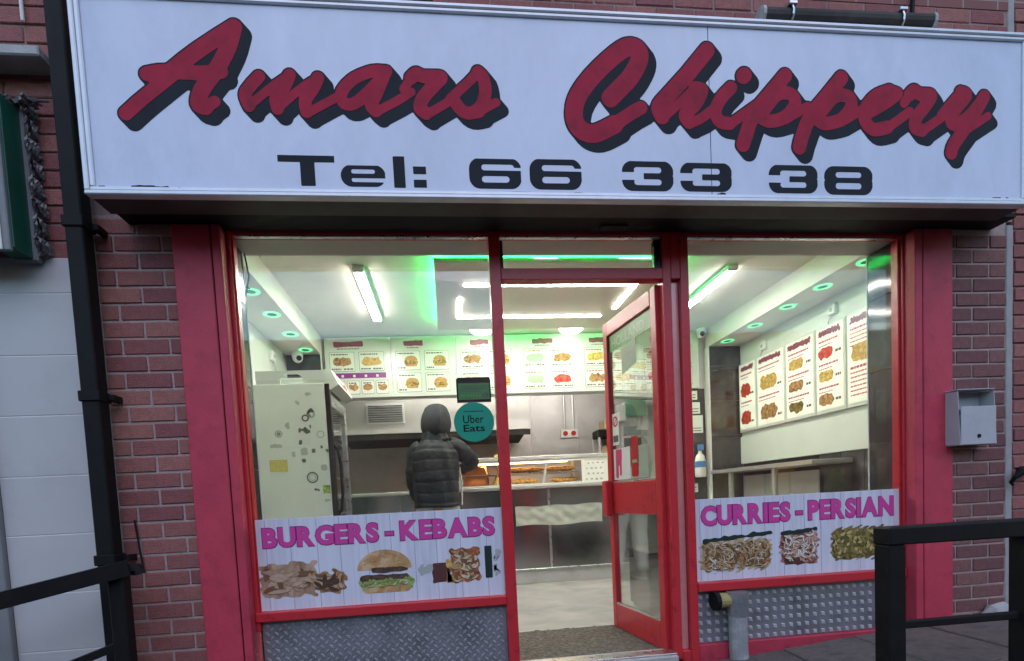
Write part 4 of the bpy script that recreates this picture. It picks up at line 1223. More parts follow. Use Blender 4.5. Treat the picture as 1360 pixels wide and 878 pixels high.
for i, (xx, zz) in enumerate(((4.32, .60), (4.43, .49), (4.50, .50))):
    picture(n3, 'potato_piece', 'p_noodle', ragbox(xx, xx + .05, zz, zz + .03, 80 + i, .006, 110, .012), xx - .02, xx + .08, zz - .02, zz + .05, 1)

NF = ragbox(3.485, 3.925, 0.452, 0.635, 71, .012, 110, .05)
strands(n1, 'noodle_strand', ('t_tan', 't_cream', 't_carrot', 't_white', 't_brown', 't_cream', 't_tan'), NF, 3.48, 3.92, .45, .635, 60, .075, .009, 15, 2, 2.4)
SF_ = ragbox(3.985, 4.225, 0.468, 0.655, 74, .010, 110, .03)
strands(n2, 'meat_shred', ('t_rust', 't_pink', 't_brown', 't_white', 't_pink', 't_white'), SF_, 3.99, 4.22, .50, .65, 40, .055, .012, 16, 2, 1.2)
TF = ragbox(4.315, 4.70, 0.472, 0.66, 77, .010, 110, .04)
strands(n3, 'stew_piece', ('t_moss', 't_olive', 't_moss', 't_gold', 't_olive'), TF, 4.32, 4.69, .48, .655, 50, .036, .020, 17, 2, 1.0)

# round delivery sticker and small display board on the inside of the left pane
SCX, SCZ = 2.2035, 1.371
st = thing('round_sticker', 'round green delivery sticker on the left window beside the mullion', 'sticker', (SCX, 0.1, SCZ))
build('disc', plate([[(SCX + 0.111 * math.cos(a), SCZ + 0.108 * math.sin(a)) for a in np.linspace(0, 2 * math.pi, 48, endpoint=False)]], 0.0840, 0.0012), 'sticker_green', st)
build('lettering', text_mb('Uber', SCX - .060, SCX + .054, SCZ - .006, SCZ + .038, 0.0832, 0.0006, 0.006), 'black', st)
build('lettering', text_mb('Eats', SCX - .060, SCX + .058, SCZ - .052, SCZ - .014, 0.0832, 0.0006, 0.014), 'black', st)
build('text_line', MB().box(SCX - .055, SCX + .055, 0.0832, 0.0838, SCZ + .056, SCZ + .062), 'green_board', st)
ob = thing('display_board', 'small black-framed green display hanging above the round sticker', 'display', (2.215, 0.12, 1.487))
build('case', MB().add([(2.118, .118, 1.487), (2.308, .118, 1.487), (2.308, .118, 1.605), (2.300, .118, 1.622), (2.128, .118, 1.622), (2.118, .118, 1.612)] + [(2.118, .14, 1.487), (2.308, .14, 1.487), (2.308, .14, 1.605), (2.300, .14, 1.622), (2.128, .14, 1.622), (2.118, .14, 1.612)],
      [(0, 1, 2, 3, 4, 5), (11, 10, 9, 8, 7, 6)] + [(i, (i + 1) % 6, (i + 1) % 6 + 6, i + 6) for i in range(6)]), 'black_gloss', ob)
bx('screen', 'lcd_green', ob, 2.127, 2.300, 0.1155, 0.1178, 1.500, 1.590, 0.001)
for k in range(3):
    bx('text_line', 'ink', ob, 2.14, 2.285 - .02 * k, 0.1146, 0.1153, 1.57 - k * .013, 1.575 - k * .013, 0.0003)
build('ring_mark', plate(contours(lambda X, Z: np.abs(np.hypot(X - 2.278, Z - 1.522) - 0.011) - 0.004, 2.25, 2.31, 1.50, 1.55, 0.002), 0.1146, 0.0006), 'ink', ob)
for k in range(7):
    build('text_glyph', MB().box(2.143 + k * .016, 2.153 + k * .016, 0.1146, 0.1153, 1.515, 1.528), 'holland', ob)

# ================================================================== SHOP INTERIOR: the room
FZ = -0.03
XL, XR, YB = 0.46, 5.43, 4.70
ZC, ZB = 2.73, 2.53
tag(build('shop_floor', MB().box(XL - .1, XR + .1, 0.16, YB + .1, FZ - 0.1, FZ), 'floor'), kind='structure')
tag(build('ceiling', MB().box(XL - .1, XR + .1, 0.30, YB + .1, ZC, ZC + 0.1), 'ceiling'), kind='structure')
wall_l = tag(build('wall_left', MB().box(XL - .1, XL, 0.121, YB + .1, FZ, ZC), 'wall_white'), kind='structure')
wall_r = tag(build('wall_right', MB().box(XR, XR + .1, 0.301, YB + .1, FZ, ZC), 'wall_white'), kind='structure')
wall_b = tag(build('wall_back', MB().box(XL, XR, YB, YB + .1, FZ, ZC), 'steel_dull'), kind='structure')
# boxed-in header over the window, and the two bulkheads along the side walls
tag(build('window_header', MB().box(XL, XR, 0.121, 0.30, 2.3625, ZC + .1), 'soffit_in'), kind='structure')
tag(build('bulkhead_left', MB().box(XL, 0.81, 0.301, 2.895, ZB, ZC - .0005), 'ceiling'), kind='structure')
tag(build('bulkhead_right', MB().box(5.05, XR, 0.301, 2.895, ZB, ZC - .0005), 'ceiling'), kind='structure')
# tiled piers beside the window
def tiled(name, label, faces):
    t = thing(name, label, 'tiling', faces['loc'])
    build('grout_backing', MB().box(*faces['core']), 'grout', t)
    for b in faces['tiles']:
        bx('tile', 'tile_dark', t, *b, 0.0015)
    if faces.get('trim'):
        bx('corner_trim', 'white', t, *faces['trim'], 0.002)
    return t
zj = [FZ, 0.27, 0.72, 1.17, 1.62, 2.07, 2.3615]
tiled('tiled_pier', 'polished dark tiled pier inside the right end of the window', {
    'loc': (4.9, 0.2, 0), 'core': (4.779, XR - .001, 0.128, 0.312, FZ, 2.3615),
    'tiles': [(4.771, 4.7785, 0.127, 0.305, a + .002, b - .002) for a, b in zip(zj[:-1], zj[1:])],
    'trim': (4.768, 4.7785, 0.3055, 0.316, FZ, 2.3615)})
tiled('tiled_pier', 'polished dark tiled pier inside the left end of the window', {
    'loc': (0.8, 0.2, 0), 'core': (XL + .001, 0.984, 0.128, 0.262, FZ, 2.3615),
    'tiles': [(0.9845, 0.992, 0.127, 0.255, a + .002, b - .002) for a, b in zip(zj[:-1], zj[1:])],
    'trim': (0.9845, 0.995, 0.2555, 0.266, FZ, 2.3615)})
zt = [FZ, 0.36, 0.75, 1.14, 1.53, 1.92, 2.31, 2.529]
tiled('tiled_return', 'dark tiled return wall under the right bulkhead beside the wall menus', {
    'loc': (5.24, 2.85, 0), 'core': (5.055, XR - .001, 2.836, 2.90, FZ, 2.529),
    'tiles': [(5.057, XR - .002, 2.829, 2.8355, a + .0015, b - .0015) for a, b in zip(zt[:-1], zt[1:])],
    'trim': (5.043, 5.0565, 2.826, 2.90, FZ, 2.529)})
tiled('tiled_return', 'dark tiled return wall under the left bulkhead above the fridge', {
    'loc': (0.64, 2.85, 0), 'core': (XL + .001, 0.806, 2.836, 2.90, FZ, 2.529),
    'tiles': [(XL + .002, 0.804, 2.829, 2.8355, a + .0015, b - .0015) for a, b in zip(zt[:-1], zt[1:])]})
# right wall below the menus: white board, dark tiles, pale boarding
bx('white_board', 'white', wall_r, 5.405, XR, 0.93, 2.828, 1.195, 1.50, 0.003)
for k in range(5):
    y = 0.32 + 0.255 * k
    bx('wall_tile', 'tile_dark', wall_r, 5.418, XR, y + .0015, y + .2535, 0.80, 1.192, 0.0015)
    bx('wall_tile', 'tile_dark', wall_r, 5.418, XR, y + .0015, y + .2535, 0.40, 0.797, 0.0015)
for k in range(3):
    bx('dark_slot', 'black', wall_r, 5.412, XR, 1.60 + .405 * k, 1.99 + .405 * k, 1.06, 1.192, 0.002)
    bx('pale_board', 'cardboard' if False else 'white', wall_r, 5.410, XR, 1.60 + .405 * k, 1.99 + .405 * k, 0.50, 1.058, 0.002)
# stainless cladding sheets on the back wall
for k in range(7):
    x = XL + 0.005 + k * 0.709
    bx('cladding_sheet', 'steel_dull', wall_b, x, x + 0.703, YB - 0.008, YB, 0.9, 2.6, 0.002)

# stainless shelf along the right wall
ws = thing('wall_shelf', 'stainless shelf on two posts along the right wall under the menus', 'shelf', (5.2, 2.1, FZ))
bx('shelf_top', 'steel', ws, 5.03, 5.403, 1.18, 2.825, 1.095, 1.135, 0.004)
for y in (1.77, 2.52):
    build('post', MB().tube([(5.10, y, FZ), (5.10, y, 1.094)], 0.028, 14), 'steel', ws)
tag(build('door_mat', MB().cbox(2.20, 3.62, 0.175, 0.818, FZ, FZ + 0.014, 0.004), 'mat'), 'worn brown coir mat just inside the doorway', 'mat')
tag(bx('floor_trim', 'alu', None, 2.15, 3.70, 0.8185, 0.836, FZ, FZ + 0.017, 0.003), 'bright metal floor trim along the back edge of the door mat', 'trim')

lc = thing('low_cabinet', 'dark low cabinet standing behind the open door', 'cabinet', (3.85, 1.3, FZ))
bx('body', 'black', lc, 3.56, 4.15, 1.06, 1.50, FZ + .03, 0.44, 0.004)
bx('plinth', 'black', lc, 3.58, 4.13, 1.09, 1.48, FZ, FZ + .0295, 0.002)
bx('top', 'soffit', lc, 3.55, 4.16, 1.05, 1.51, 0.4405, 0.462, 0.004)
bx('door_panel', 'black', lc, 3.57, 3.85, 1.046, 1.0595, FZ + .05, 0.425, 0.004)
bx('door_panel', 'black', lc, 3.86, 4.14, 1.046, 1.0595, FZ + .05, 0.425, 0.004)

# ------------------------------------------------------------------ ceiling fittings
def light_copies():
    pass
pn = thing('ceiling_panel', 'dropped square ceiling panel with white light lines and a green glowing edge', 'ceiling panel', (2.95, 1.75, 2.66))
bx('panel', 'panel', pn, 2.03, 3.90, 1.02, 2.505, 2.650, 2.680, 0.003)
bx('hanger_frame', 'white', pn, 2.20, 3.74, 1.20, 2.33, 2.6805, 2.7295, 0.003)
for a in ((2.26, 3.69, 1.405, 1.437), (2.22, 3.60, 2.135, 2.163)):
    bx('light_line', 'light_white', pn, *a, 2.6445, 2.6505, 0.001)
bx('light_line', 'light_white', pn, 3.652, 3.690, 1.4375, 1.96, 2.6445, 2.6505, 0.001)
bx('light_line', 'light_white', pn, 2.22, 2.250, 1.68, 2.1345, 2.6445, 2.6505, 0.001)
for a in ((2.08, 3.85, 1.062, 1.074), (2.08, 3.85, 2.450, 2.462), (2.062, 2.074, 1.09, 2.44), (3.856, 3.868, 1.09, 2.44)):
    bx('green_strip', 'light_green', pn, *a, 2.6805, 2.689, 0.001)
for x0, n in ((2.76, 10), (3.40, 24)):
    for k in range(n):
        bx('diode', 'light_diode', pn, x0 + k * .018, x0 + k * .018 + .010, 1.0145, 1.0195, 2.671, 2.679, 0.0005)

def batten(label, x, y0, y1):
    t = thing('batten_light', label, 'ceiling light', (x, (y0 + y1) / 2, 2.70), 'batten lights on the ceiling')
    bx('housing', 'white', t, x - .042, x + .042, y0 - .03, y1 + .03, 2.690, 2.7295, 0.004)
    bx('diffuser', 'light_white', t, x - .036, x + .036, y0, y1, 2.682, 2.6895, 0.003)
    for y in (y0 - .022, y1 + .004):
        bx('end_cap', 'white', t, x - .037, x + .037, y, y + .018, 2.681, 2.6895, 0.003)
batten('slim white batten light on the ceiling left of the dropped panel', 1.47, 1.27, 2.31)
batten('slim white batten light on the ceiling right of the dropped panel', 4.425, 1.27, 2.10)
def batten_fill(label, x0, x1, y):  # unseen fitting, added to brighten the kitchen behind the boards
    t = thing('batten_light', label, 'ceiling light', ((x0 + x1) / 2, y, 2.70))
    bx('housing', 'white', t, x0 - .03, x1 + .03, y - .042, y + .042, 2.705, 2.7295, 0.004)
    bx('diffuser', 'light_kitchen_fill', t, x0, x1, y - .036, y + .036, 2.680, 2.7045, 0.010)
batten_fill('unseen white batten light added to brighten the kitchen behind the menu boards', 1.5, 4.3, 3.20)
def dome(label, x, y):
    t = thing('dome_light', label, 'ceiling light', (x, y, 2.70), 'round ceiling lights')
    build('base', MB().tube([(x, y, 2.7295), (x, y, 2.705)], 0.135, 28), 'white', t)
    rings = [[(x + r * math.cos(a), y + r * math.sin(a), z) for a in np.linspace(0, 2 * math.pi, 28, endpoint=False)] for r, z in ((.128, 2.7045), (.122, 2.690), (.10, 2.672), (.06, 2.660), (.015, 2.656))]
    build('diffuser', MB().loft(rings), 'light_dome', t, smooth=True)
dome('round glowing ceiling light beside the door mullion, left of the pair', 2.49, 2.66)
dome('round glowing ceiling light over the counter, right of the pair', 3.44, 2.68)
ring_mb = MB()
n = 28
for r, z in ((0.066, -0.004), (0.040, -0.004), (0.040, 0.0), (0.066, 0.0)):
    ring_mb.v += [(r * math.cos(2 * math.pi * k / n), r * math.sin(2 * math.pi * k / n), z) for k in range(n)]
for i in range(4):
    for k in range(n):
        a, b = i * n, ((i + 1) % 4) * n
        ring_mb.f.append((a + k, a + (k + 1) % n, b + (k + 1) % n, b + k))
lens_mb = MB().tube([(0, 0, -0.002), (0, 0, 0.0)], 0.039, 24)
rim_mb = MB().tube([(0, 0, -0.003), (0, 0, 0.0)], [0.070, 0.074], 28)
def downlight(label, x, y, proto=[None]):
    t = bpy.data.objects.new('downlight', None)
    link(t)
    t.location = (x, y, ZB - 0.0006)
    ORG[t] = Vector(t.location)
    tag(t, label, 'downlight', 'green ring downlights in the bulkheads')
    if proto[0] is None:
        out = []
        for nm, mb, m in (('glow_ring', ring_mb, 'light_cyan'), ('lens', lens_mb, 'green_board'), ('rim', rim_mb, 'white')):
            me = bpy.data.meshes.new(nm)
            me.from_pydata(mb.v, [], mb.f)
            me.materials.append(M[m])
            out.append((nm, me))
        proto[0] = out
    for nm, me in proto[0]:
        o = bpy.data.objects.new(nm, me)
        link(o, t)
        o.location = (0, 0, {'glow_ring': -0.0035, 'lens': -0.0036, 'rim': 0}[nm])
for y, l in ((1.20, 'nearest the window'), (1.66, 'second from the window'), (2.16, 'third from the window'), (2.65, 'farthest from the window')):
    downlight('green ring downlight in the left bulkhead, ' + l, 0.705, y)
for y, l in ((0.745, 'nearest the window'), (1.19, 'second from the window'), (1.62, 'third from the window'), (2.117, 'fourth from the window'), (2.62, 'farthest from the window')):
    downlight('green ring downlight in the right bulkhead, ' + l, 5.157, y)
def camera_dome(label, x, y, z, d):
    t = thing('security_camera', label, 'camera', (x, y, z))
    build('mount', MB().tube([(x, y, z + .07), (x, y, z + .03)], 0.055, 18), 'white', t)
    rings = []
    for k in range(9):
        a = math.pi * k / 8
        rings.append([(x + .052 * math.sin(a) * math.cos(b), y + .052 * math.sin(a) * math.sin(b), z + .02 + .052 * math.cos(a)) for b in np.linspace(0, 2 * math.pi, 18, endpoint=False)])
    build('ball', MB().loft(rings), 'white', t, smooth=True)
    d = Vector(d).normalized()
    c = Vector((x, y, z + .02))
    build('lens', MB().tube([c + d * .040, c + d * .056], 0.026, 16), 'black_gloss', t)
camera_dome('white dome security camera under the left bulkhead above the fridge', 0.60, 2.74, 2.455, (0.5, -0.8, -0.3))
camera_dome('white dome security camera at the right end of the back menus', 4.97, 2.83, 2.655, (-0.2, -0.9, -0.3))
def socket(label, x, y, z, s):
    t = thing('wall_socket', label, 'socket', (x, y, z))
    bx('box', 'white', t, min(x, x + s * .035), max(x, x + s * .035), y - .045, y + .045, z - .045, z + .045, 0.006)
    xx = x + s * .0355
    bx('switch', 'grey_mark', t, min(xx, xx + s * .006), max(xx, xx + s * .006), y - .015, y + .015, z - .02, z + .01, 0.002)
    build('cable', MB().tube([(x + s * .012, y + .02, z - .045), (x + s * .03, y + .04, z - .10), (x + s * .01, y + .02, z - .2)], 0.005, 6), 'grey_mark', t)
socket('white socket on the right wall above the middle menu boards', XR, 1.40, 2.42, -1)
socket('white socket on the right wall above the first two menu boards', XR, 2.38, 2.40, -1)
socket('white socket with a hanging cable on the left wall above the fridge', XL, 2.34, 2.385, 1)
tag(build('hanging_cable', MB().tube([(1.0, 0.27, 2.36), (1.005, 0.30, 2.25), (0.93, 0.42, 2.15), (0.80, 0.80, 2.40), (0.72, 1.15, 2.525)], 0.005, 6), 'black'), 'thin dark cable drooping in the top left corner of the window', 'cable')

# ------------------------------------------------------------------ menu boards over the counter
def bars(parent, m, x0, x1, z, hgt, y, seed, fn=None):
    """a printed line too small to read, as word-shaped dashes"""
    g_ = random.Random(seed)
    mb = MB()
    a = x0
    while a < x1 - .004:
        b = min(a + g_.uniform(.012, .034), x1)
        mb.box(a, b, y - .0005, y, z, z + hgt)
        a = b + .006
    if fn: mb.map(fn)
    return build('printed_line', mb, m, parent)

def food(parent, kind, cx, cz, w, h, y, seed, fn=None):
    f = rag(seed)
    if kind == 'burger':
        b = build('food_picture', plate(contours(lambda X, Z: np.maximum(np.hypot((X - cx) / (w / 2), (Z - cz - h * .08) / (h * .42)) - 1, (cz + h * .08 - Z) * 20), cx - w / 2, cx + w / 2, cz, cz + h * .52, .004), y - .0012, .0006, fn), 'f_bun', parent)
        build('filling_picture', plate(contours(lambda X, Z: rr(X, Z, cx - w * .52, cx + w * .52, cz - h * .25, cz + h * .08, .01) + f(X, Z, 150, .004), cx - w * .6, cx + w * .6, cz - h * .35, cz + h * .2, .004), y - .0018, .0005, fn), 'f_burger', parent)
        build('bun_picture', plate(contours(lambda X, Z: rr(X, Z, cx - w * .46, cx + w * .46, cz - h * .46, cz - h * .2, .02), cx - w * .5, cx + w * .5, cz - h * .5, cz - h * .15, .004), y - .0012, .0005, fn), 'f_bun', parent)
    else:
        build('food_picture', plate(contours(lambda X, Z: rr(X, Z, cx - w / 2, cx + w / 2, cz - h / 2, cz + h / 2, h * .45) + f(X, Z, 120, .007), cx - w * .6, cx + w * .6, cz - h * .7, cz + h * .7, .004), y - .0012, .0006, fn), kind, parent)

def card(parent, x0, x1, z0, z1, y, kind, seed, m='menu_card', fn=None, head='ink', price=True, side=False):
    e = build('menu_card', plate(contours(lambda X, Z: rr(X, Z, x0, x1, z0, z1, .016), x0, x1, z0, z1, .004), y - .0035, .0034, fn), 'card_edge' if m == 'menu_card' else m, parent)
    build('card_face', plate(contours(lambda X, Z: rr(X, Z, x0 + .005, x1 - .005, z0 + .005, z1 - .005, .013), x0, x1, z0, z1, .004), y - .0042, .0006, fn), m, e)
    W, H = x1 - x0, z1 - z0
    yy = y - .0046
    bars(e, head, x0 + .02, x0 + W * .75, z1 - .034, .013, yy, seed, fn)
    if kind == 'burger':
        food(e, kind, x0 + W * .62, z0 + H * .46, W * .52, H * .58, yy, seed, fn)
    elif kind:
        food(e, kind, x0 + W * .5, z0 + H * .50, W * .72, H * .42, yy, seed, fn)
    if price:
        bars(e, 'ink', x0 + .018, x0 + W * (.38 if kind == 'burger' else .45), z0 + .018, .015, yy, seed + 1, fn)
        if kind != 'burger':
            bars(e, 'ink', x0 + W * .55, x1 - .02, z0 + .018, .015, yy, seed + 2, fn)
    return e

MX0, MW, MZ0, MZ1, MY = 0.835, 0.6883, 2.085, 2.722, 2.90
KINDS = [['f_brown', 'f_chips', None, None], ['burger'] * 4, ['f_brown', 'burger', 'f_chips', 'burger'], ['notice', 'f_brown', 'notice', 'f_red'], ['f_chips', 'f_brown', 'f_brown', 'f_chips'], ['f_brown', 'f_brown', 'f_red', 'f_brown']]
WHERE = ['with a purple band, at the left end by the fridge', 'with four burgers, second from the left', 'behind the round sticker, third from the left', 'with the red dish seen through the doorway, fourth from the left', 'behind the glass of the open door, fifth from the left', 'at the right end beside the security camera']
for b in range(6):
    x0, x1 = MX0 + b * MW, MX0 + (b + 1) * MW - .004
    t = thing('menu_board', 'white menu board ' + WHERE[b], 'menu board', ((x0 + x1) / 2, MY, MZ0), 'menu boards over the counter')
    bx('panel', 'menu_panel', t, x0, x1, MY, MY + .05, MZ0, MZ1, 0.004)
    bx('edge_strip', 'white', t, x1 - .006, x1 + .0035, MY - .006, MY - .0002, MZ0 + .004, MZ1 - .004, 0.001)
    f_ = rag(100 + b)
    tw = (0.30, 0.20, 0.20, 0.23, 0.24, 0.24)[b]
    tx = x0 + (0.10, 0.14, 0.16, 0.15, 0.10, 0.12)[b]
    tt = build('title_strip', plate(contours(lambda X, Z: rr(X, Z - .02 * (X - tx), tx, tx + tw, MZ1 - .105, MZ1 - .052, .012) + f_(X, Z, 110, .003), tx - .02, tx + tw + .02, MZ1 - .13, MZ1 - .03, .004), MY - .002, .0018), 'ink_maroon', t)
    bars(t, 'ink_maroon', tx + .03, tx + tw - .04, MZ1 - .128, .010, MY - .0003, b * 7)
    cw, ch = 0.262, 0.205
    for q in range(4):
        if b == 0 and q >= 2: continue
        cx0 = x0 + .045 + (q % 2) * .305
        cz1 = MZ1 - .155 - (q // 2) * .232
        card(t, cx0, cx0 + cw, cz1 - ch, cz1, MY, KINDS[b][q], b * 40 + q * 5 + 3, head='ink_red' if b > 2 else 'ink')
    if b == 0:
        pb = bx('purple_band', 'purple', t, x0 + .10, x1 - .06, MY - .003, MY - .0002, MZ1 - .43, MZ1 - .375, 0.001)
        for k in range(4):
            bx('band_mark', 'menu_card', pb, x0 + .16 + k * .12, x0 + .185 + k * .12, MY - .0038, MY - .0031, MZ1 - .42, MZ1 - .395, 0.0003)
        for k in range(4):
            a = x0 + .06 + k * .15
            card(t, a, a + .135, MZ1 - .60, MZ1 - .455, MY, 'f_brown', 500 + k * 5, price=False)
# boarding above the boards and behind them so the kitchen starts behind the fascia
tag(build('menu_fascia', MB().box(0.812, 5.048, 2.9505, 3.02, 2.075, ZC - .0005), 'menu_panel'), kind='structure')

# ------------------------------------------------------------------ backlit menus on the right wall
WX = 5.385
def wfn(x, y, z):          # the flat sheet's x runs along -y on the wall, its front faces -x
    return (WX + y, -x, z)
WB = [(2.805, 2.478, ['f_red', 'f_red'], 'with red dishes, farthest from the window'), (2.472, 2.006, ['f_chips', 'f_brown'], 'with two pale chicken dishes, second from the back'), (2.000, 1.590, ['f_chips', 'f_brown', 'p_stew'], 'with three small dishes, middle of the five'), (1.584, 1.230, ['f_red', 'f_chips', 'f_brown'], 'with three donner dishes, second from the window'), (1.224, 0.82, ['f_chips', None], 'of red text lines, nearest the window')]
for i, (ya, yb, kinds, w_) in enumerate(WB):
    t = thing('wall_menu', 'backlit cream menu on the right wall ' + w_, 'menu board', (WX + .02, (ya + yb) / 2, 1.55), 'backlit menus on the right wall')
    bx('light_box', 'menu_panel', t, WX + .003, XR - .0005, yb, ya, 1.545, 2.305, 0.004)
    a, b = -ya + .022, -yb - .022
    fc = build('lit_face', plate([[(a, 1.575), (b, 1.575), (b, 2.285), (a, 2.285)]], -.002, .0045, wfn), 'lightbox', t)
    f_ = rag(200 + i)
    ti = build('title_strip', plate(contours(lambda X, Z: rr(X, Z, a + .03, b - .03, 2.215, 2.262, .006) + f_(X, Z, 240, .006), a, b, 2.19, 2.285, .003), -.0035, .0012, wfn), 'ink_maroon', fc)
    n = len(kinds)
    H = (2.195 - 1.59) / n
    for k, kd in enumerate(kinds):
        z1 = 2.195 - k * H
        c = build('dish_card', plate([[(a + .012, z1 - H + .012), (b - .012, z1 - H + .012), (b - .012, z1), (a + .012, z1)]], -.0045, .0022, wfn), 'card_glow', t)
        if kd:
            for r_ in range(2 if i < 4 else 5):
                bars(c, 'ink_red', a + .03, b - .05 - .06 * (r_ % 2), z1 - .035 - r_ * .032, .016 if r_ == 0 else .009, -.005, i * 50 + k * 9 + r_, wfn)
            zz = z1 - H * .64
            ww = (b - a) * (.66 if n == 2 else .56)
            if i == 4: zz = z1 - H * .74
            food(c, kd, (a + b) / 2 - (.02 if n == 2 else .04), zz, ww, H * .47, -.005, i * 31 + k, wfn)
            bars(c, 'ink', b - .085, b - .02, z1 - H + .05, .022, -.005, i * 77 + k, wfn)
        else:
            for r_ in range(7):
                bars(c, 'ink_red', a + .03, b - .06 - .03 * (r_ % 3), z1 - .045 - r_ * .036, .020 if r_ == 0 else .012, -.005, 900 + r_, wfn)

# ================================================================== COUNTER AND KITCHEN
ct = thing('serving_counter', 'long stainless steel serving counter across the shop', 'counter', (2.5, 3.2, FZ))
CF = 2.90
bx('carcass', 'steel_dull', ct, 0.90, 4.62, CF + .012, 3.55, 0.14, 1.028, 0.003)
bx('kick_board', 'steel_dull', ct, 0.90, 4.62, CF + .006, 3.50, FZ, 0.1195, 0.003)
bx('foot_trim', 'alu', ct, 0.90, 4.62, CF - .016, CF + .02, 0.120, 0.1395, 0.004)
xs = [0.90, 1.52, 2.14, 2.69, 3.155, 3.88, 4.62]
for a, b in zip(xs[:-1], xs[1:]):
    bx('front_sheet', 'steel_front', ct, a + .002, b - .002, CF - .001, CF + .0115, 0.1405, 1.0275, 0.002)
bx('joint_cover', 'alu', ct, 3.145, 3.172, CF - .007, CF - .0015, 0.142, 1.02, 0.002)
bx('work_top', 'steel', ct, 0.88, 4.64, CF - .03, 3.56, 1.0285, 1.066, 0.006)
# crumpled strip of greaseproof paper taped to the counter front
PWR = rag(4321, 30)
vs, fs, nx, nz = [], [], 90, 18
for j in range(nz):
    for i in range(nx):
        u, v = i / (nx - 1), j / (nz - 1)
        x = 2.775 + .985 * u
        z = 0.622 + .215 * v + .010 * math.sin(u * 9) * (1 - v) + .006 * math.sin(u * 15 + 1) * v
        y = CF - .016 - float(PWR(u * 2.2, v * .5, 26, .0045))
        vs.append((x, y, z))
for j in range(nz - 1):
    for i in range(nx - 1):
        fs.append((j * nx + i, j * nx + i + 1, (j + 1) * nx + i + 1, (j + 1) * nx + i))
tag(build('paper_strip', MB().add(vs, fs), 'paper', smooth=True), 'crumpled pale paper strip hanging across the counter front', 'paper')

# heated display cabinet on the counter
hc = thing('food_cabinet', 'heated glass display cabinet glowing orange on the counter', 'cabinet', (3.0, 3.2, 1.066))
bx('base', 'white', hc, 2.16, 3.855, CF + .005, 3.42, 1.0665, 1.088, 0.003)
bx('lid', 'steel_dull', hc, 2.14, 3.875, CF - .01, 3.46, 1.352, 1.392, 0.004)
for x in (2.16, 2.705, 3.555, 3.825):
    bx('frame_post', 'white', hc, x, x + .03, CF + .006, CF + .036, 1.0885, 1.3515, 0.003)
    bx('frame_post', 'white', hc, x, x + .03, 3.38, 3.41, 1.0885, 1.3515, 0.003)
bx('top_frame', 'white', hc, 2.16, 3.855, CF + .003, CF + .0055, 1.325, 1.3515, 0.001)
build('glass_front', MB().box(2.192, 3.554, CF + .014, CF + .019, 1.0885, 1.3515), 'glass_clear', hc)
wp_ = bx('printed_panel', 'menu_card', hc, 3.5865, 3.824, CF + .008, CF + .014, 1.0885, 1.3515, 0.002)
for i in range(4):
    for j in range(4):
        x, z = 3.61 + i * .055 + .02 * (j % 2), 1.11 + j * .06
        build('panel_spot', plate(contours(lambda X, Z: np.hypot(X - x, (Z - z) * 1.3) - .014 + rag(i * 4 + j)(X, Z, 160, .004), x - .03, x + .03, z - .03, z + .03, .004), CF + .0072, .0006), 'notice', wp_)
bx('wire_shelf', 'alu', hc, 2.192, 3.554, CF + .06, 3.38, 1.205, 1.212, 0.001)
bx('heat_lamp', 'light_warm', hc, 2.30, 3.45, 3.16, 3.20, 1.335, 1.350, 0.003)
build('divider', MB().add([(3.10, CF + .03, 1.089), (3.125, CF + .03, 1.089), (3.165, CF + .03, 1.30), (3.145, CF + .03, 1.30), (3.10, CF + .04, 1.089), (3.125, CF + .04, 1.089), (3.165, CF + .04, 1.30), (3.145, CF + .04, 1.30)], [(0, 1, 2, 3), (7, 6, 5, 4), (0, 4, 5, 1), (1, 5, 6, 2), (2, 6, 7, 3), (3, 7, 4, 0)]), 'white', hc)
# the food in it: every battered piece on its own
bat = []
for k in range(4):
    g_ = random.Random(k)
    L_ = 0.20 + .05 * k / 3
    pts = [(-L_ / 2 + L_ * i / 7, g_.uniform(-.008, .008), 0.02 + g_.uniform(0, .008)) for i in range(8)]
    rad = [0.012, .024 + g_.uniform(-.004, .006), .032, .034 + g_.uniform(-.005, .005), .033, .028 + g_.uniform(-.004, .004), .022, .010]
    mb = MB().tube(pts, rad, 9)
    mb.v = [(x, y * 1.25, max(z * .9, -.012)) for x, y, z in mb.v]
    me = bpy.data.meshes.new('battered_piece')
    me.from_pydata(mb.v, [], mb.f)
    me.polygons.foreach_set('use_smooth', [True] * len(me.polygons))
    me.materials.append(M['batter'])
    bat.append(me)
spots = [(2.86, 1.10), (2.98, 1.10), (3.32, 1.10), (3.45, 1.10), (2.88, 1.225), (3.03, 1.225), (3.26, 1.225), (3.41, 1.225), (2.82, 1.225)]
wh = ['left end of the lower tray', 'second on the lower tray', 'third on the lower tray', 'right end of the lower tray', 'second on the upper shelf', 'third on the upper shelf', 'fourth on the upper shelf', 'right end of the upper shelf', 'left end of the upper shelf']
for (x, z), w_ in zip(spots, wh):
    o = inst('battered_food', random.choice(bat), None, (x, 3.02 + random.uniform(-.02, .05), z), (0, 0, random.uniform(-.5, .5)))
    tag(o, 'golden battered food in the display cabinet, ' + w_, 'food', 'food in the display cabinet')
ob = MB()
rings = []
for k in range(7):
    z = 1.0885 + .215 * k / 6
    rings.append([(2.36 + (.145 + .012 * math.sin(3 * a + k)) * math.cos(a) * (1 if k < 6 else .9), 3.08 + .09 * math.sin(a), z + .01 * math.sin(2 * a) * (k > 4)) for a in np.linspace(0, 2 * math.pi, 24, endpoint=False)])
tag(build('orange_tub', MB().loft(rings), 'orange_bag', smooth=True), 'orange plastic tub in the cabinet beside the customer', 'tub')
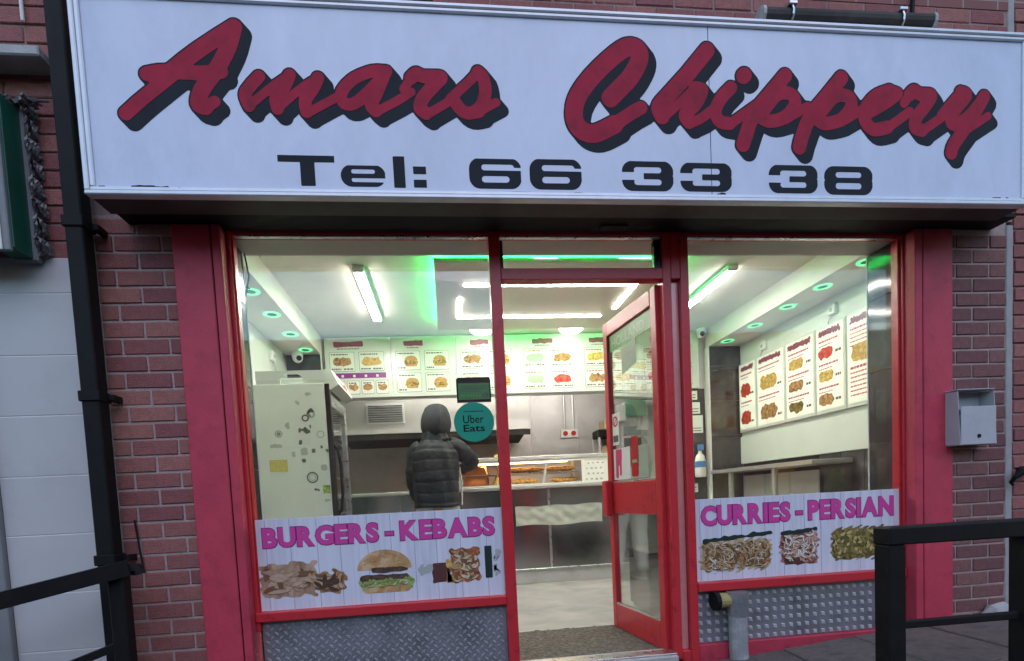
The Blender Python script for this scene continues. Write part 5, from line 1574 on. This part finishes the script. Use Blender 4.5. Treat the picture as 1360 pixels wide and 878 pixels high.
tag(build('orange_cone', MB().tube([(2.60, 3.0, 1.0885), (2.605, 3.0, 1.15), (2.615, 3.0, 1.24)], [.055, .035, .006], 10), 'batter'), 'small orange cone in the cabinet right of the orange tub', 'cone')
tag(bx('till_roll_box', 'yellow', None, 2.60, 2.66, 3.18, 3.24, 1.3925, 1.445, 0.004), 'small yellow box on top of the food cabinet', 'box')
tag(bx('paper_label', 'menu_card', None, 3.08, 3.24, CF + .02, CF + .06, 1.3925, 1.398, 0.001), 'white paper label lying on the cabinet lid', 'label')

# cooking range behind the counter, extractor hood over it
rg = thing('cooking_range', 'stainless cooking range standing against the back wall', 'range', (2.0, 4.2, FZ))
bx('body', 'steel_dull', rg, 0.60, 3.20, 4.02, 4.685, FZ, 0.94, 0.005)
bx('range_top', 'steel', rg, 0.58, 3.22, 3.98, 4.69, 0.9405, 0.975, 0.006)
hd = thing('extractor_hood', 'stainless extractor hood with a grey louvre grille below the menus', 'hood', (2.0, 3.9, 1.75))
bx('front_sheet', 'hood_steel', hd, 0.80, 3.085, 3.42, 3.44, 1.765, 2.28, 0.004)
bx('side_sheet', 'steel', hd, 3.066, 3.085, 3.441, 4.685, 1.765, 2.28, 0.003)
bx('top_sheet', 'steel_dull', hd, 0.80, 3.065, 3.441, 4.685, 2.26, 2.28, 0.003)
build('filter_bank', MB().add([(0.80, 3.47, 1.765), (3.05, 3.47, 1.765), (3.05, 4.3, 1.69), (0.80, 4.3, 1.69), (0.80, 3.47, 1.79), (3.05, 3.47, 1.79), (3.05, 4.3, 1.75), (0.80, 4.3, 1.75)], [(0, 1, 2, 3), (7, 6, 5, 4), (0, 4, 5, 1), (1, 5, 6, 2), (2, 6, 7, 3), (3, 7, 4, 0)]), 'soffit', hd)
bx('grease_rail', 'soffit', hd, 0.80, 3.08, 3.445, 3.47, 1.70, 1.764, 0.003)
gr = bx('grille_frame', 'menu_card', hd, 1.15, 1.59, 3.405, 3.4195, 1.875, 2.115, 0.004)
bx('grille_back', 'soffit', gr, 1.175, 1.565, 3.4035, 3.4045, 1.90, 2.09, 0.0003)
for k in range(7):
    z = 1.905 + k * .026
    build('louvre', MB().add([(1.177, 3.403, z), (1.563, 3.403, z), (1.563, 3.394, z + .016), (1.177, 3.394, z + .016), (1.177, 3.4032, z + .004), (1.563, 3.4032, z + .004), (1.563, 3.3965, z + .018), (1.177, 3.3965, z + .018)], [(0, 1, 2, 3), (7, 6, 5, 4), (0, 4, 5, 1), (1, 5, 6, 2), (2, 6, 7, 3), (3, 7, 4, 0)]), 'cladding', gr)
# bottles and rods under the hood end
for x, lab in ((2.74, 'white plastic rod standing in a wooden block below the hood end'),):
    t = thing('utensil_block', lab, 'utensils', (x, 3.7, 1.0))
    bx('block', 'cardboard', t, x - .06, x + .09, 3.66, 3.76, 1.0, 1.40, 0.004)
    build('rod', MB().tube([(x - .005, 3.70, 1.40), (x - .01, 3.70, 1.66)], .014, 8), 'white', t)
    build('rod', MB().tube([(x + .065, 3.70, 1.40), (x + .065, 3.70, 1.62)], .012, 8), 'steel', t)
bs = tag(bx('back_bench', 'steel_dull', None, 2.5, 5.0, 3.60, 4.0, FZ, 0.998, 0.005), 'stainless back bench behind the serving counter', 'bench')
# double switch with conduits
sw = thing('switch_box', 'white double switch with two red rockers and conduits on the steel wall', 'switch', (3.86, 4.67, 1.84))
bx('plate', 'menu_card', sw, 3.73, 3.99, 4.66, 4.6915, 1.775, 1.90, 0.006)
for x in (3.80, 3.92):
    build('rocker', MB().tube([(x, 4.6595, 1.838), (x, 4.648, 1.838)], .036, 16), 'red_print', sw)
for x in (3.80, 3.93):
    build('conduit', MB().tube([(x, 4.675, 1.9005), (x, 4.675, 2.45)], .018, 10), 'steel', sw)
kb = thing('dark_appliance', 'black open grill appliance with a brown sack behind the counter', 'appliance', (4.05, 3.8, 1.0))
bx('canopy', 'black', kb, 4.0, 4.62, 3.70, 3.98, 1.66, 1.76, 0.01)
bx('back_panel', 'steel_dull', kb, 4.0, 4.62, 3.96, 3.98, 1.0, 1.659, 0.003)
bx('leg', 'steel', kb, 4.0, 4.03, 3.70, 3.73, 1.0, 1.659, 0.003)
build('sack', MB().tube([(4.10, 3.82, 1.0), (4.11, 3.82, 1.25), (4.13, 3.82, 1.45), (4.12, 3.82, 1.56)], [.075, .085, .07, .03], 10), 'cardboard', kb, smooth=True)
tag(bx('cardboard_box', 'cardboard', None, 4.09, 4.45, 3.72, 3.95, 1.7605, 1.88, 0.003), 'brown cardboard box lying on the black grill appliance', 'box')
tm = thing('tall_machine', 'tall stainless drinks machine behind the counter seen through the door glass', 'machine', (4.4, 3.4, 1.0))
bx('cabinet', 'steel_dull', tm, 4.19, 4.46, 3.36, 3.59, 1.0665, 1.76, 0.008)
bx('door_panel', 'soffit', tm, 4.215, 4.435, 3.352, 3.3595, 1.25, 1.60, 0.004)
bx('top_panel', 'grey_board', tm, 4.215, 4.435, 3.352, 3.3595, 1.63, 1.74, 0.004)
tag(bx('steel_partition', 'steel_dull', None, 4.47, 4.90, 3.40, 3.43, 1.0665, 1.99, 0.004), 'pale steel partition beside the tall machine', 'partition')
gb = thing('green_carton', 'green and white carton on the tall machine', 'carton', (4.33, 3.45, 1.76))
bx('carton', 'green_card', gb, 4.24, 4.50, 3.33, 3.36, 1.86, 2.06, 0.003)
bx('carton_side', 'menu_card', gb, 4.13, 4.2395, 3.33, 3.50, 1.80, 2.00, 0.003)
bx('stand', 'steel_dull', gb, 4.20, 4.44, 3.38, 3.50, 1.7605, 1.86, 0.003)
tr_ = [[(4.49 + r * 1.5 * math.cos(a), 3.46 + r * math.sin(a) * .8, z) for a in np.linspace(0, 2 * math.pi, 24, endpoint=False)] for r, z in ((.10, 1.99), (.15, 2.0), (.165, 2.04), (.15, 2.045), (.14, 2.02))]
tag(build('white_tray', MB().loft(tr_), 'white', smooth=True), 'white plastic tray resting on the steel partition', 'tray')

# notices at the right end of the counter
nb = thing('notice_panel', 'dark grey panel with pinned white notices under the last menu board', 'notice board', (4.95, 2.95, 0.0))
bx('panel', 'tile_dark', nb, 4.80, 5.042, 2.93, 2.949, FZ, 2.083, 0.003)
for a, b, c, d in ((4.88, 4.95, 1.96, 2.06), (4.87, 4.98, 1.80, 1.93), (4.86, 5.01, 1.58, 1.78), (4.85, 4.93, 0.9, 1.0)):
    n_ = bx('notice', 'menu_card', nb, a, b, 2.9275, 2.9295, c, d, 0.0008)
    for k in range(2):
        bx('printed_line', 'ink', n_, a + .012, b - .02, 2.9268, 2.9273, c + .02 + k * .03, c + .03 + k * .03, 0.0002)
bt = thing('spray_bottle', 'white and blue spray bottle in front of the notice panel', 'bottle', (4.93, 2.88, 1.1))
rings = [[(4.935 + r * math.cos(a), 2.87 + r * .7 * math.sin(a), z) for a in np.linspace(0, 2 * math.pi, 20, endpoint=False)] for r, z in ((.06, 1.0665), (.065, 1.08), (.065, 1.25), (.05, 1.31), (.022, 1.34), (.02, 1.37))]
build('body', MB().loft(rings), 'menu_card', bt, smooth=True)
build('label', MB().loft([[(4.935 + .0665 * math.cos(a), 2.87 + .0475 * math.sin(a), z) for a in np.linspace(0, 2 * math.pi, 20, endpoint=False)] for z in (1.18, 1.25)], cap=False), 'blue', bt, smooth=True)
bx('trigger_head', 'blue', bt, 4.91, 4.965, 2.83, 2.89, 1.3705, 1.44, 0.008)

# ================================================================== FRIDGE by the left wall
fr = thing('drinks_fridge', 'pale green upright drinks fridge covered in stickers at the left wall', 'fridge', (0.78, 2.1, FZ))
fx0, fx1, fy0, fy1 = 0.475, 1.055, 1.75, 2.42
bx('body', 'fridge', fr, fx0, fx1, fy0, fy1, 0.02, 1.988, 0.006)
for x in (fx0 + .05, fx1 - .05):
    for y in (fy0 + .05, fy1 - .05):
        build('foot', MB().tube([(x, y, FZ), (x, y, 0.02)], .02, 10), 'black', fr)
bx('door_frame', 'black_gloss', fr, fx1 + .001, fx1 + .045, fy0 + .002, fy0 + .055, 0.14, 1.985, 0.005)
bx('door_frame', 'alu', fr, fx1 + .001, fx1 + .045, fy1 - .06, fy1 - .002, 0.14, 1.90, 0.005)
bx('door_frame', 'alu', fr, fx1 + .001, fx1 + .045, fy0 + .056, fy1 - .061, 1.80, 1.90, 0.005)
bx('door_frame', 'alu', fr, fx1 + .001, fx1 + .045, fy0 + .056, fy1 - .061, 0.14, 0.22, 0.005)
build('door_glass', MB().box(fx1 + .015, fx1 + .022, fy0 + .056, fy1 - .061, .221, 1.799), 'glass_clear', fr)
bx('interior', 'soffit', fr, fx1 - .004, fx1 + .0008, fy0 + .05, fy1 - .06, 0.2, 1.82, 0.001)
for k in range(4):
    bx('shelf_edge', 'alu', fr, fx1 + .0012, fx1 + .008, fy0 + .06, fy1 - .065, .55 + k * .32, .57 + k * .32, 0.001)
build('handle', MB().tube([(fx1 + .046, fy0 + .028, 1.47), (fx1 + .075, fy0 + .02, 1.44), (fx1 + .092, fy0 + .015, 1.30), (fx1 + .092, fy0 + .015, 1.05), (fx1 + .075, fy0 + .02, 0.92), (fx1 + .046, fy0 + .028, 0.88)], .013, 9), 'black', fr)
# canopy with arch and printed light box
arch = lambda X, Z: np.maximum(rr(X, Z, fx0 + .03, fx1 - .02, 1.9885, 2.098, .006), -rr(X, Z, .70, .885, 1.90, 2.072, .06))
build('canopy', plate(contours(arch, fx0, fx1, 1.98, 2.10, .004), fy0 + .01, .02), 'fridge_hood', fr)
bx('canopy_back', 'fridge_hood', fr, fx0 + .03, fx1 - .02, fy0 + .20, fy0 + .22, 1.9885, 2.085, 0.003)
hb = MB().add([(fx1 - .02, fy0 + .005, 1.995), (fx1 + .05, fy0 + .005, 1.93), (fx1 + .12, fy0 + .005, 1.975), (fx1 + .06, fy0 + .005, 2.105), (fx1 - .02, fy0 + .005, 2.098),
               (fx1 - .02, fy1, 1.995), (fx1 + .05, fy1, 1.93), (fx1 + .12, fy1, 1.975), (fx1 + .06, fy1, 2.105), (fx1 - .02, fy1, 2.098)],
              [(0, 1, 2, 3, 4), (9, 8, 7, 6, 5)] + [(i, (i + 1) % 5, (i + 1) % 5 + 5, i + 5) for i in range(5)])
hx = build('header_box', hb, 'fridge_hood', fr)
def hfn(x, y, z):          # x along +y, z up the sloping face, y outward negative
    n = Vector((0.13, 0, 0.06)).normalized()
    e = Vector((-0.06, 0, 0.13)).normalized()
    p = Vector((fx1 + .12, fy0 + .005, 1.975)) + e * z - n * y
    return (p.x, fy0 + .005 + x, p.z)
lb_ = build('lit_header', plate([[(.02, .008), (.645, .008), (.645, .136), (.02, .136)]], -.002, .0018, hfn), 'card_glow', hx)
f_ = rag(333)
build('header_print', plate(contours(lambda X, Z: rr(X, Z - .02 * np.sin(X * 14), .10, .56, .045, .095, .02) + f_(X, Z, 120, .014), .05, .62, .01, .135, .005), -.0034, .0012, hfn), 'f_red', fr)
# stickers and magnets on the fridge side
SYF = fy0 - .0004
def fs_shape(name, m, fn, x0, x1, z0, z1, lay=0, h=.003):
    lp = contours(fn, x0, x1, z0, z1, h)
    if lp: build(name, plate(lp, SYF - .0012 - .0006 * lay, .001), m, fr)
def blot(name, m, x, z, w, hh, seed, amp=.012):
    f = rag(seed)
    fs_shape(name, m, lambda X, Z: rr(X, Z, x - w / 2, x + w / 2, z - hh / 2, z + hh / 2, min(w, hh) * .3) + f(X, Z, 170, amp), x - w, x + w, z - hh * 1.4, z + hh * 1.4)
def ring(m, x, z, r, t):
    fs_shape('round_sticker', m, lambda X, Z: np.abs(np.hypot(X - x, Z - z) - r) - t, x - r - .01, x + r + .01, z - r - .01, z + r + .01)
ring('grey_mark', .660, 1.575, .026, .006); ring('fmark', .660, 1.575, .010, .005)
ring('fmark', .885, 1.70, .024, .006); ring('grey_mark', .935, 1.73, .024, .008)
ring('grey_mark', 1.0, 1.56, .028, .004); ring('fmark', .91, 1.20, .042, .006); ring('grey_mark', .91, 1.20, .026, .003)
blot('sticker', 'fmark', .93, 1.755, .05, .04, 1); blot('sticker', 'fmark', .855, 1.60, .06, .035, 2, .010); blot('sticker', 'fmark', .905, 1.595, .04, .05, 3)
blot('sticker', 'grey_mark', .63, 1.475, .09, .03, 4, .003); blot('sticker', 'fmark', .835, 1.50, .02, .035, 5, .006); blot('sticker', 'grey_mark', .86, 1.42, .055, .06, 6, .005)
blot('sticker', 'fmark', .935, 1.43, .025, .035, 7, .007); blot('sticker', 'fmark', 1.0, 1.455, .02, .03, 8, .006); blot('sticker', 'fmark', 1.04, 1.42, .02, .025, 9, .005)
blot('sticker', 'grey_mark', .77, 1.40, .03, .05, 10, .004); blot('sticker', 'grey_mark', .735, 1.64, .03, .06, 12, .006)
blot('sticker', 'fmark', .85, 1.345, .032, .032, 11, .002); blot('sticker', 'grey_mark', 1.01, 1.28, .05, .05, 13, .003)
blot('sticker', 'fmark', .94, 1.095, .035, .02, 14, .005); blot('sticker', 'grey_mark', .83, 1.83, .03, .03, 15, .008); blot('sticker', 'grey_mark', .92, 1.90, .05, .02, 16, .008)
fs_shape('yellow_note', 'yellow', lambda X, Z: rr(X, Z, .57, .715, 1.26, 1.36, .003), .56, .72, 1.25, 1.37)
fs_shape('green_picture', 'green_pic', lambda X, Z: rr(X, Z, .99, 1.05, 1.06, 1.13, .003), .98, 1.054, 1.05, 1.14)
blot('sticker', 'grey_mark', 1.02, 1.0, .04, .025, 17, .004)

# ================================================================== CUSTOMER
PX, PY = 1.935, 2.33
pe = thing('person', 'person in a black hooded quilted jacket and pale grey trousers facing the counter', 'person', (PX, PY, FZ))
O_ = Vector((PX, PY, FZ))
# body: one continuous skinned figure
joints = {'pelvis': (0, 0, .98, .135), 'waist': (0, .0, 1.14, .125), 'chest': (.0, .0, 1.36, .15), 'neck0': (.005, .015, 1.55, .075), 'neck': (.015, .03, 1.62, .055), 'head': (.02, .05, 1.72, .088), 'crown': (.02, .04, 1.83, .075),
          'shL': (-.18, .0, 1.49, .062), 'elL': (-.22, .0, 1.22, .046), 'wrL': (-.21, .11, 1.02, .032), 'paL': (-.205, .145, .95, .036),
          'shR': (.18, .0, 1.49, .062), 'elR': (.36, .12, 1.37, .046), 'wrR': (.26, .40, 1.30, .032), 'paR': (.235, .47, 1.29, .036),
          'hipL': (-.10, 0, .93, .10), 'knL': (-.12, .02, .53, .062), 'anL': (-.13, -.02, .11, .042), 'toL': (-.145, .13, .05, .035),
          'hipR': (.10, 0, .93, .10), 'knR': (.13, .05, .53, .062), 'anR': (.15, .06, .11, .042), 'toR': (.165, .21, .05, .035)}
edges = [('pelvis', 'waist'), ('waist', 'chest'), ('chest', 'neck0'), ('neck0', 'neck'), ('neck', 'head'), ('head', 'crown'), ('chest', 'shL'), ('shL', 'elL'), ('elL', 'wrL'), ('wrL', 'paL'), ('chest', 'shR'), ('shR', 'elR'), ('elR', 'wrR'), ('wrR', 'paR'),
         ('pelvis', 'hipL'), ('hipL', 'knL'), ('knL', 'anL'), ('anL', 'toL'), ('pelvis', 'hipR'), ('hipR', 'knR'), ('knR', 'anR'), ('anR', 'toR')]
for s, sx in (('L', -1), ('R', 1)):
    pa = Vector(joints['pa' + s][:3])
    wr = Vector(joints['wr' + s][:3])
    d = (pa - wr).normalized()
    sd = Vector((1, 0, 0)) if abs(d.x) < .6 else Vector((0, 0, 1))
    for i in range(4):
        o = (i - 1.5) * .019
        ln = (.075, .085, .08, .062)[i]
        a = pa + d * .035 + sd * o
        b = a + d * ln * .55
        c = b + (d * .6 + Vector((0, .3, -.5))).normalized() * ln * .45
        for nm, p, r in (('a', a, .0095), ('b', b, .0088), ('c', c, .0075)):
            joints['f%s%d%s' % (s, i, nm)] = (*p, r)
        edges += [('pa' + s, 'f%s%da' % (s, i)), ('f%s%da' % (s, i), 'f%s%db' % (s, i)), ('f%s%db' % (s, i), 'f%s%dc' % (s, i))]
    a = pa - d * .01 - sd * sx * .035
    b = a + (d - sd * sx * .7).normalized() * .045
    joints['t%sa' % s] = (*a, .012)
    joints['t%sb' % s] = (*b, .009)
    edges += [('pa' + s, 't%sa' % s), ('t%sa' % s, 't%sb' % s)]
nose = Vector((.02, .15, 1.715))
joints['nose'] = (.022, .135, 1.715, .014)
joints['chin'] = (.02, .105, 1.645, .03)
edges += [('head', 'nose'), ('head', 'chin')]
names = list(joints)
me = bpy.data.meshes.new('body')
me.from_pydata([Vector(joints[k][:3]) for k in names], [(names.index(a), names.index(b)) for a, b in edges], [])
body = bpy.data.objects.new('body', me)
link(body, pe)
ORG[body] = O_
md = body.modifiers.new('skin', 'SKIN')
md.use_smooth_shade = True
if not me.skin_vertices:
    pass
for k, sv in zip(names, me.skin_vertices[0].data):
    sv.radius = (joints[k][3],) * 2
    sv.use_root = (k == 'pelvis')
md2 = body.modifiers.new('sub', 'SUBSURF')
md2.levels = md2.render_levels = 2
dg = bpy.context.evaluated_depsgraph_get()
me2 = bpy.data.meshes.new_from_object(body.evaluated_get(dg))
body.modifiers.clear()
body.data = me2
me2.name = 'body'
me2.materials.clear()
me2.materials.append(M['skin'])
# jacket torso: quilted channels
def P_(x, y, z):
    return (PX + x, PY + y, FZ + z)
prof = [(.915, 0, .215, .150), (.93, 0, .232, .165), (1.0, -.002, .238, .172), (1.12, -.004, .246, .172), (1.25, -.004, .252, .172), (1.36, -.002, .256, .168), (1.45, .0, .248, .158), (1.51, .004, .215, .138), (1.56, .010, .160, .115), (1.60, .014, .138, .112), (1.64, .016, .125, .108)]
def interp(z):
    for a, b in zip(prof[:-1], prof[1:]):
        if a[0] <= z <= b[0]:
            t = (z - a[0]) / (b[0] - a[0])
            return [a[i] + t * (b[i] - a[i]) for i in range(1, 4)]
    return prof[-1][1:]
rings = []
nr_, ns = 110, 72
wr_ = rag(909, 30)
for j in range(nr_):
    z = .915 + (1.64 - .915) * j / (nr_ - 1)
    cx, a, b = interp(z)
    ph = ((z - .95) / .105)
    q = abs(math.sin(math.pi * ph)) ** 0.45
    bulge = (q - .75) * .0060 if z < 1.56 else 0
    if z < .955: bulge = .006 * math.sin((z - .915) / .04 * math.pi)
    r_ = []
    for k in range(ns):
        th = 2 * math.pi * k / ns
        c, s = math.cos(th), math.sin(th)
        e = 2.0 / 2.45
        x, y = math.copysign(abs(c) ** e, c), math.copysign(abs(s) ** e, s)
        d = bulge + float(wr_(c * .22 + .1 * s, z * .55 + .10 * s, 46, .0062))
        r_.append(P_(cx + x * (a * .93 + d), y * (b + d) + .03 * (z - 1.3), z + .006 * math.sin(th * 3 + z * 9)))
    rings.append(r_)
jk = build('jacket', MB().loft(rings), 'jacket', pe, smooth=True)
def sleeve(pts, rads, seed, n=28, sub=14):
    Q = []
    RR = []
    for i in range(len(pts) - 1):
        for k in range(sub):
            t = k / sub
            p0, p1, p2, p3 = [np.array(pts[max(0, min(len(pts) - 1, i + o))]) for o in (-1, 0, 1, 2)]
            Q.append(0.5 * (2 * p1 + (p2 - p0) * t + (2 * p0 - 5 * p1 + 4 * p2 - p3) * t * t + (3 * p1 - p0 - 3 * p2 + p3) * t ** 3))
            RR.append(rads[i] + (rads[i + 1] - rads[i]) * t)
    Q.append(np.array(pts[-1]))
    RR.append(rads[-1])
    g_ = rag(seed)
    acc = 0
    for i in range(len(Q)):
        if i: acc += float(np.linalg.norm(Q[i] - Q[i - 1]))
        RR[i] += (abs(math.sin(math.pi * acc / .075)) ** .5 - .75) * .005 + float(g_(acc, acc * .3, 60, .005))
    return MB().tube([P_(*q) for q in Q], RR, n)
build('sleeve', sleeve([(-.12, .0, 1.50), (-.175, .0, 1.46), (-.205, -.005, 1.34), (-.222, .0, 1.22), (-.215, .05, 1.12), (-.21, .11, 1.01)], [.080, .086, .080, .072, .066, .052], 5), 'jacket', jk, smooth=True)
build('sleeve', sleeve([(.14, .0, 1.50), (.21, .015, 1.485), (.29, .06, 1.43), (.352, .13, 1.372), (.335, .24, 1.34), (.27, .39, 1.30)], [.088, .098, .092, .082, .070, .05], 6), 'jacket', jk, smooth=True)
# hood: open at the front
rings = []
hw = rag(77, 20)
for j in range(26):
    t = j / 25
    a = -math.pi / 2 + math.pi * t
    r_ = []
    for k in range(40):
        th = 2 * math.pi * k / 40
        ca = math.cos(a)
        ca = math.copysign(abs(ca) ** .72, ca)
        z = 1.735 + .178 * math.sin(a) + (.012 if j > 18 else 0)
        neck = 1 - .06 * max(0, (.45 - t) / .45)
        x = .148 * ca * math.cos(th) * neck
        y = .168 * ca * math.sin(th)
        if y > .085: y = .085 + (y - .085) * .25
        d = float(hw(math.cos(th) * .8, z * 1.2 + math.sin(th) * .4, 22, .0045))
        r_.append(P_(.028 + x * (1 + d * 6) + .05 * (z - 1.735), .03 + y * (1 + d * 6), z))
    rings.append(r_)
build('hood', MB().loft(rings), 'hood_cloth', jk, smooth=True)
build('hood_seam', MB().tube([P_(.03 + .10 * math.cos(a), -.06 + .02 * math.sin(a * 2), 1.585 + .02 * math.sin(a)) for a in np.linspace(-2.9, -.2, 14)], .022, 8), 'hood_cloth', jk, smooth=True)
build('pocket_trim', MB().tube([P_(.235, .03, 1.30), P_(.248, .035, 1.15), P_(.245, .03, 1.0), P_(.238, .02, .93)], .008, 7), 'menu_card', jk)
def leg(hip, knee, ank, seed):
    g_ = rag(seed)
    pts = [np.array(hip), (np.array(hip) + np.array(knee)) / 2, np.array(knee), (np.array(knee) + np.array(ank)) / 2, np.array(ank)]
    Q, RR = [], []
    rads = [.115, .105, .085, .082, .066]
    for i in range(4):
        for k in range(9):
            t = k / 9
            Q.append(pts[i] * (1 - t) + pts[i + 1] * t)
            RR.append(rads[i] * (1 - t) + rads[i + 1] * t + float(g_(Q[-1][2], Q[-1][2] * .4, 70, .005)))
    Q.append(pts[-1])
    RR.append(rads[-1])
    return MB().tube([P_(*q) for q in Q], RR, 24)
build('trouser_leg', leg((-.10, 0, .95), (-.12, .02, .53), (-.13, -.01, .10), 21), 'joggers', pe, smooth=True)
build('trouser_leg', leg((.10, 0, .95), (.13, .05, .53), (.15, .06, .10), 22), 'joggers', pe, smooth=True)
for x, y, r in ((-.138, .03, .08), (.158, .11, -.08)):
    rings = []
    for j in range(10):
        z = .012 + .10 * j / 9
        fl_ = 1 - .62 * max(0, (z - .045) / .07)
        r_ = []
        for k in range(28):
            th = 2 * math.pi * k / 28
            xx = .048 * math.cos(th) * (1.05 - .2 * (j / 9))
            yy = .02 + (.155 * fl_ if math.sin(th) > 0 else .11) * math.sin(th)
            r_.append(P_(x + xx * math.cos(r) - yy * math.sin(r), y + xx * math.sin(r) + yy * math.cos(r), z))
        rings.append(r_)
    so = build('trainer', MB().loft(rings), 'trainer', pe, smooth=True)
    rings = []
    for j, (z, s) in enumerate(((.0, .98), (.012, 1.02), (.03, 1.04), (.034, .96))):
        rings.append([P_(x + (.053 * s * math.cos(th)) * math.cos(r) - (.022 + (.165 if math.sin(th) > 0 else .118) * s * math.sin(th)) * math.sin(r),
                         y + (.053 * s * math.cos(th)) * math.sin(r) + (.022 + (.165 if math.sin(th) > 0 else .118) * s * math.sin(th)) * math.cos(r), z) for th in np.linspace(0, 2 * math.pi, 28, endpoint=False)])
    build('sole', MB().loft(rings), 'sole', so)
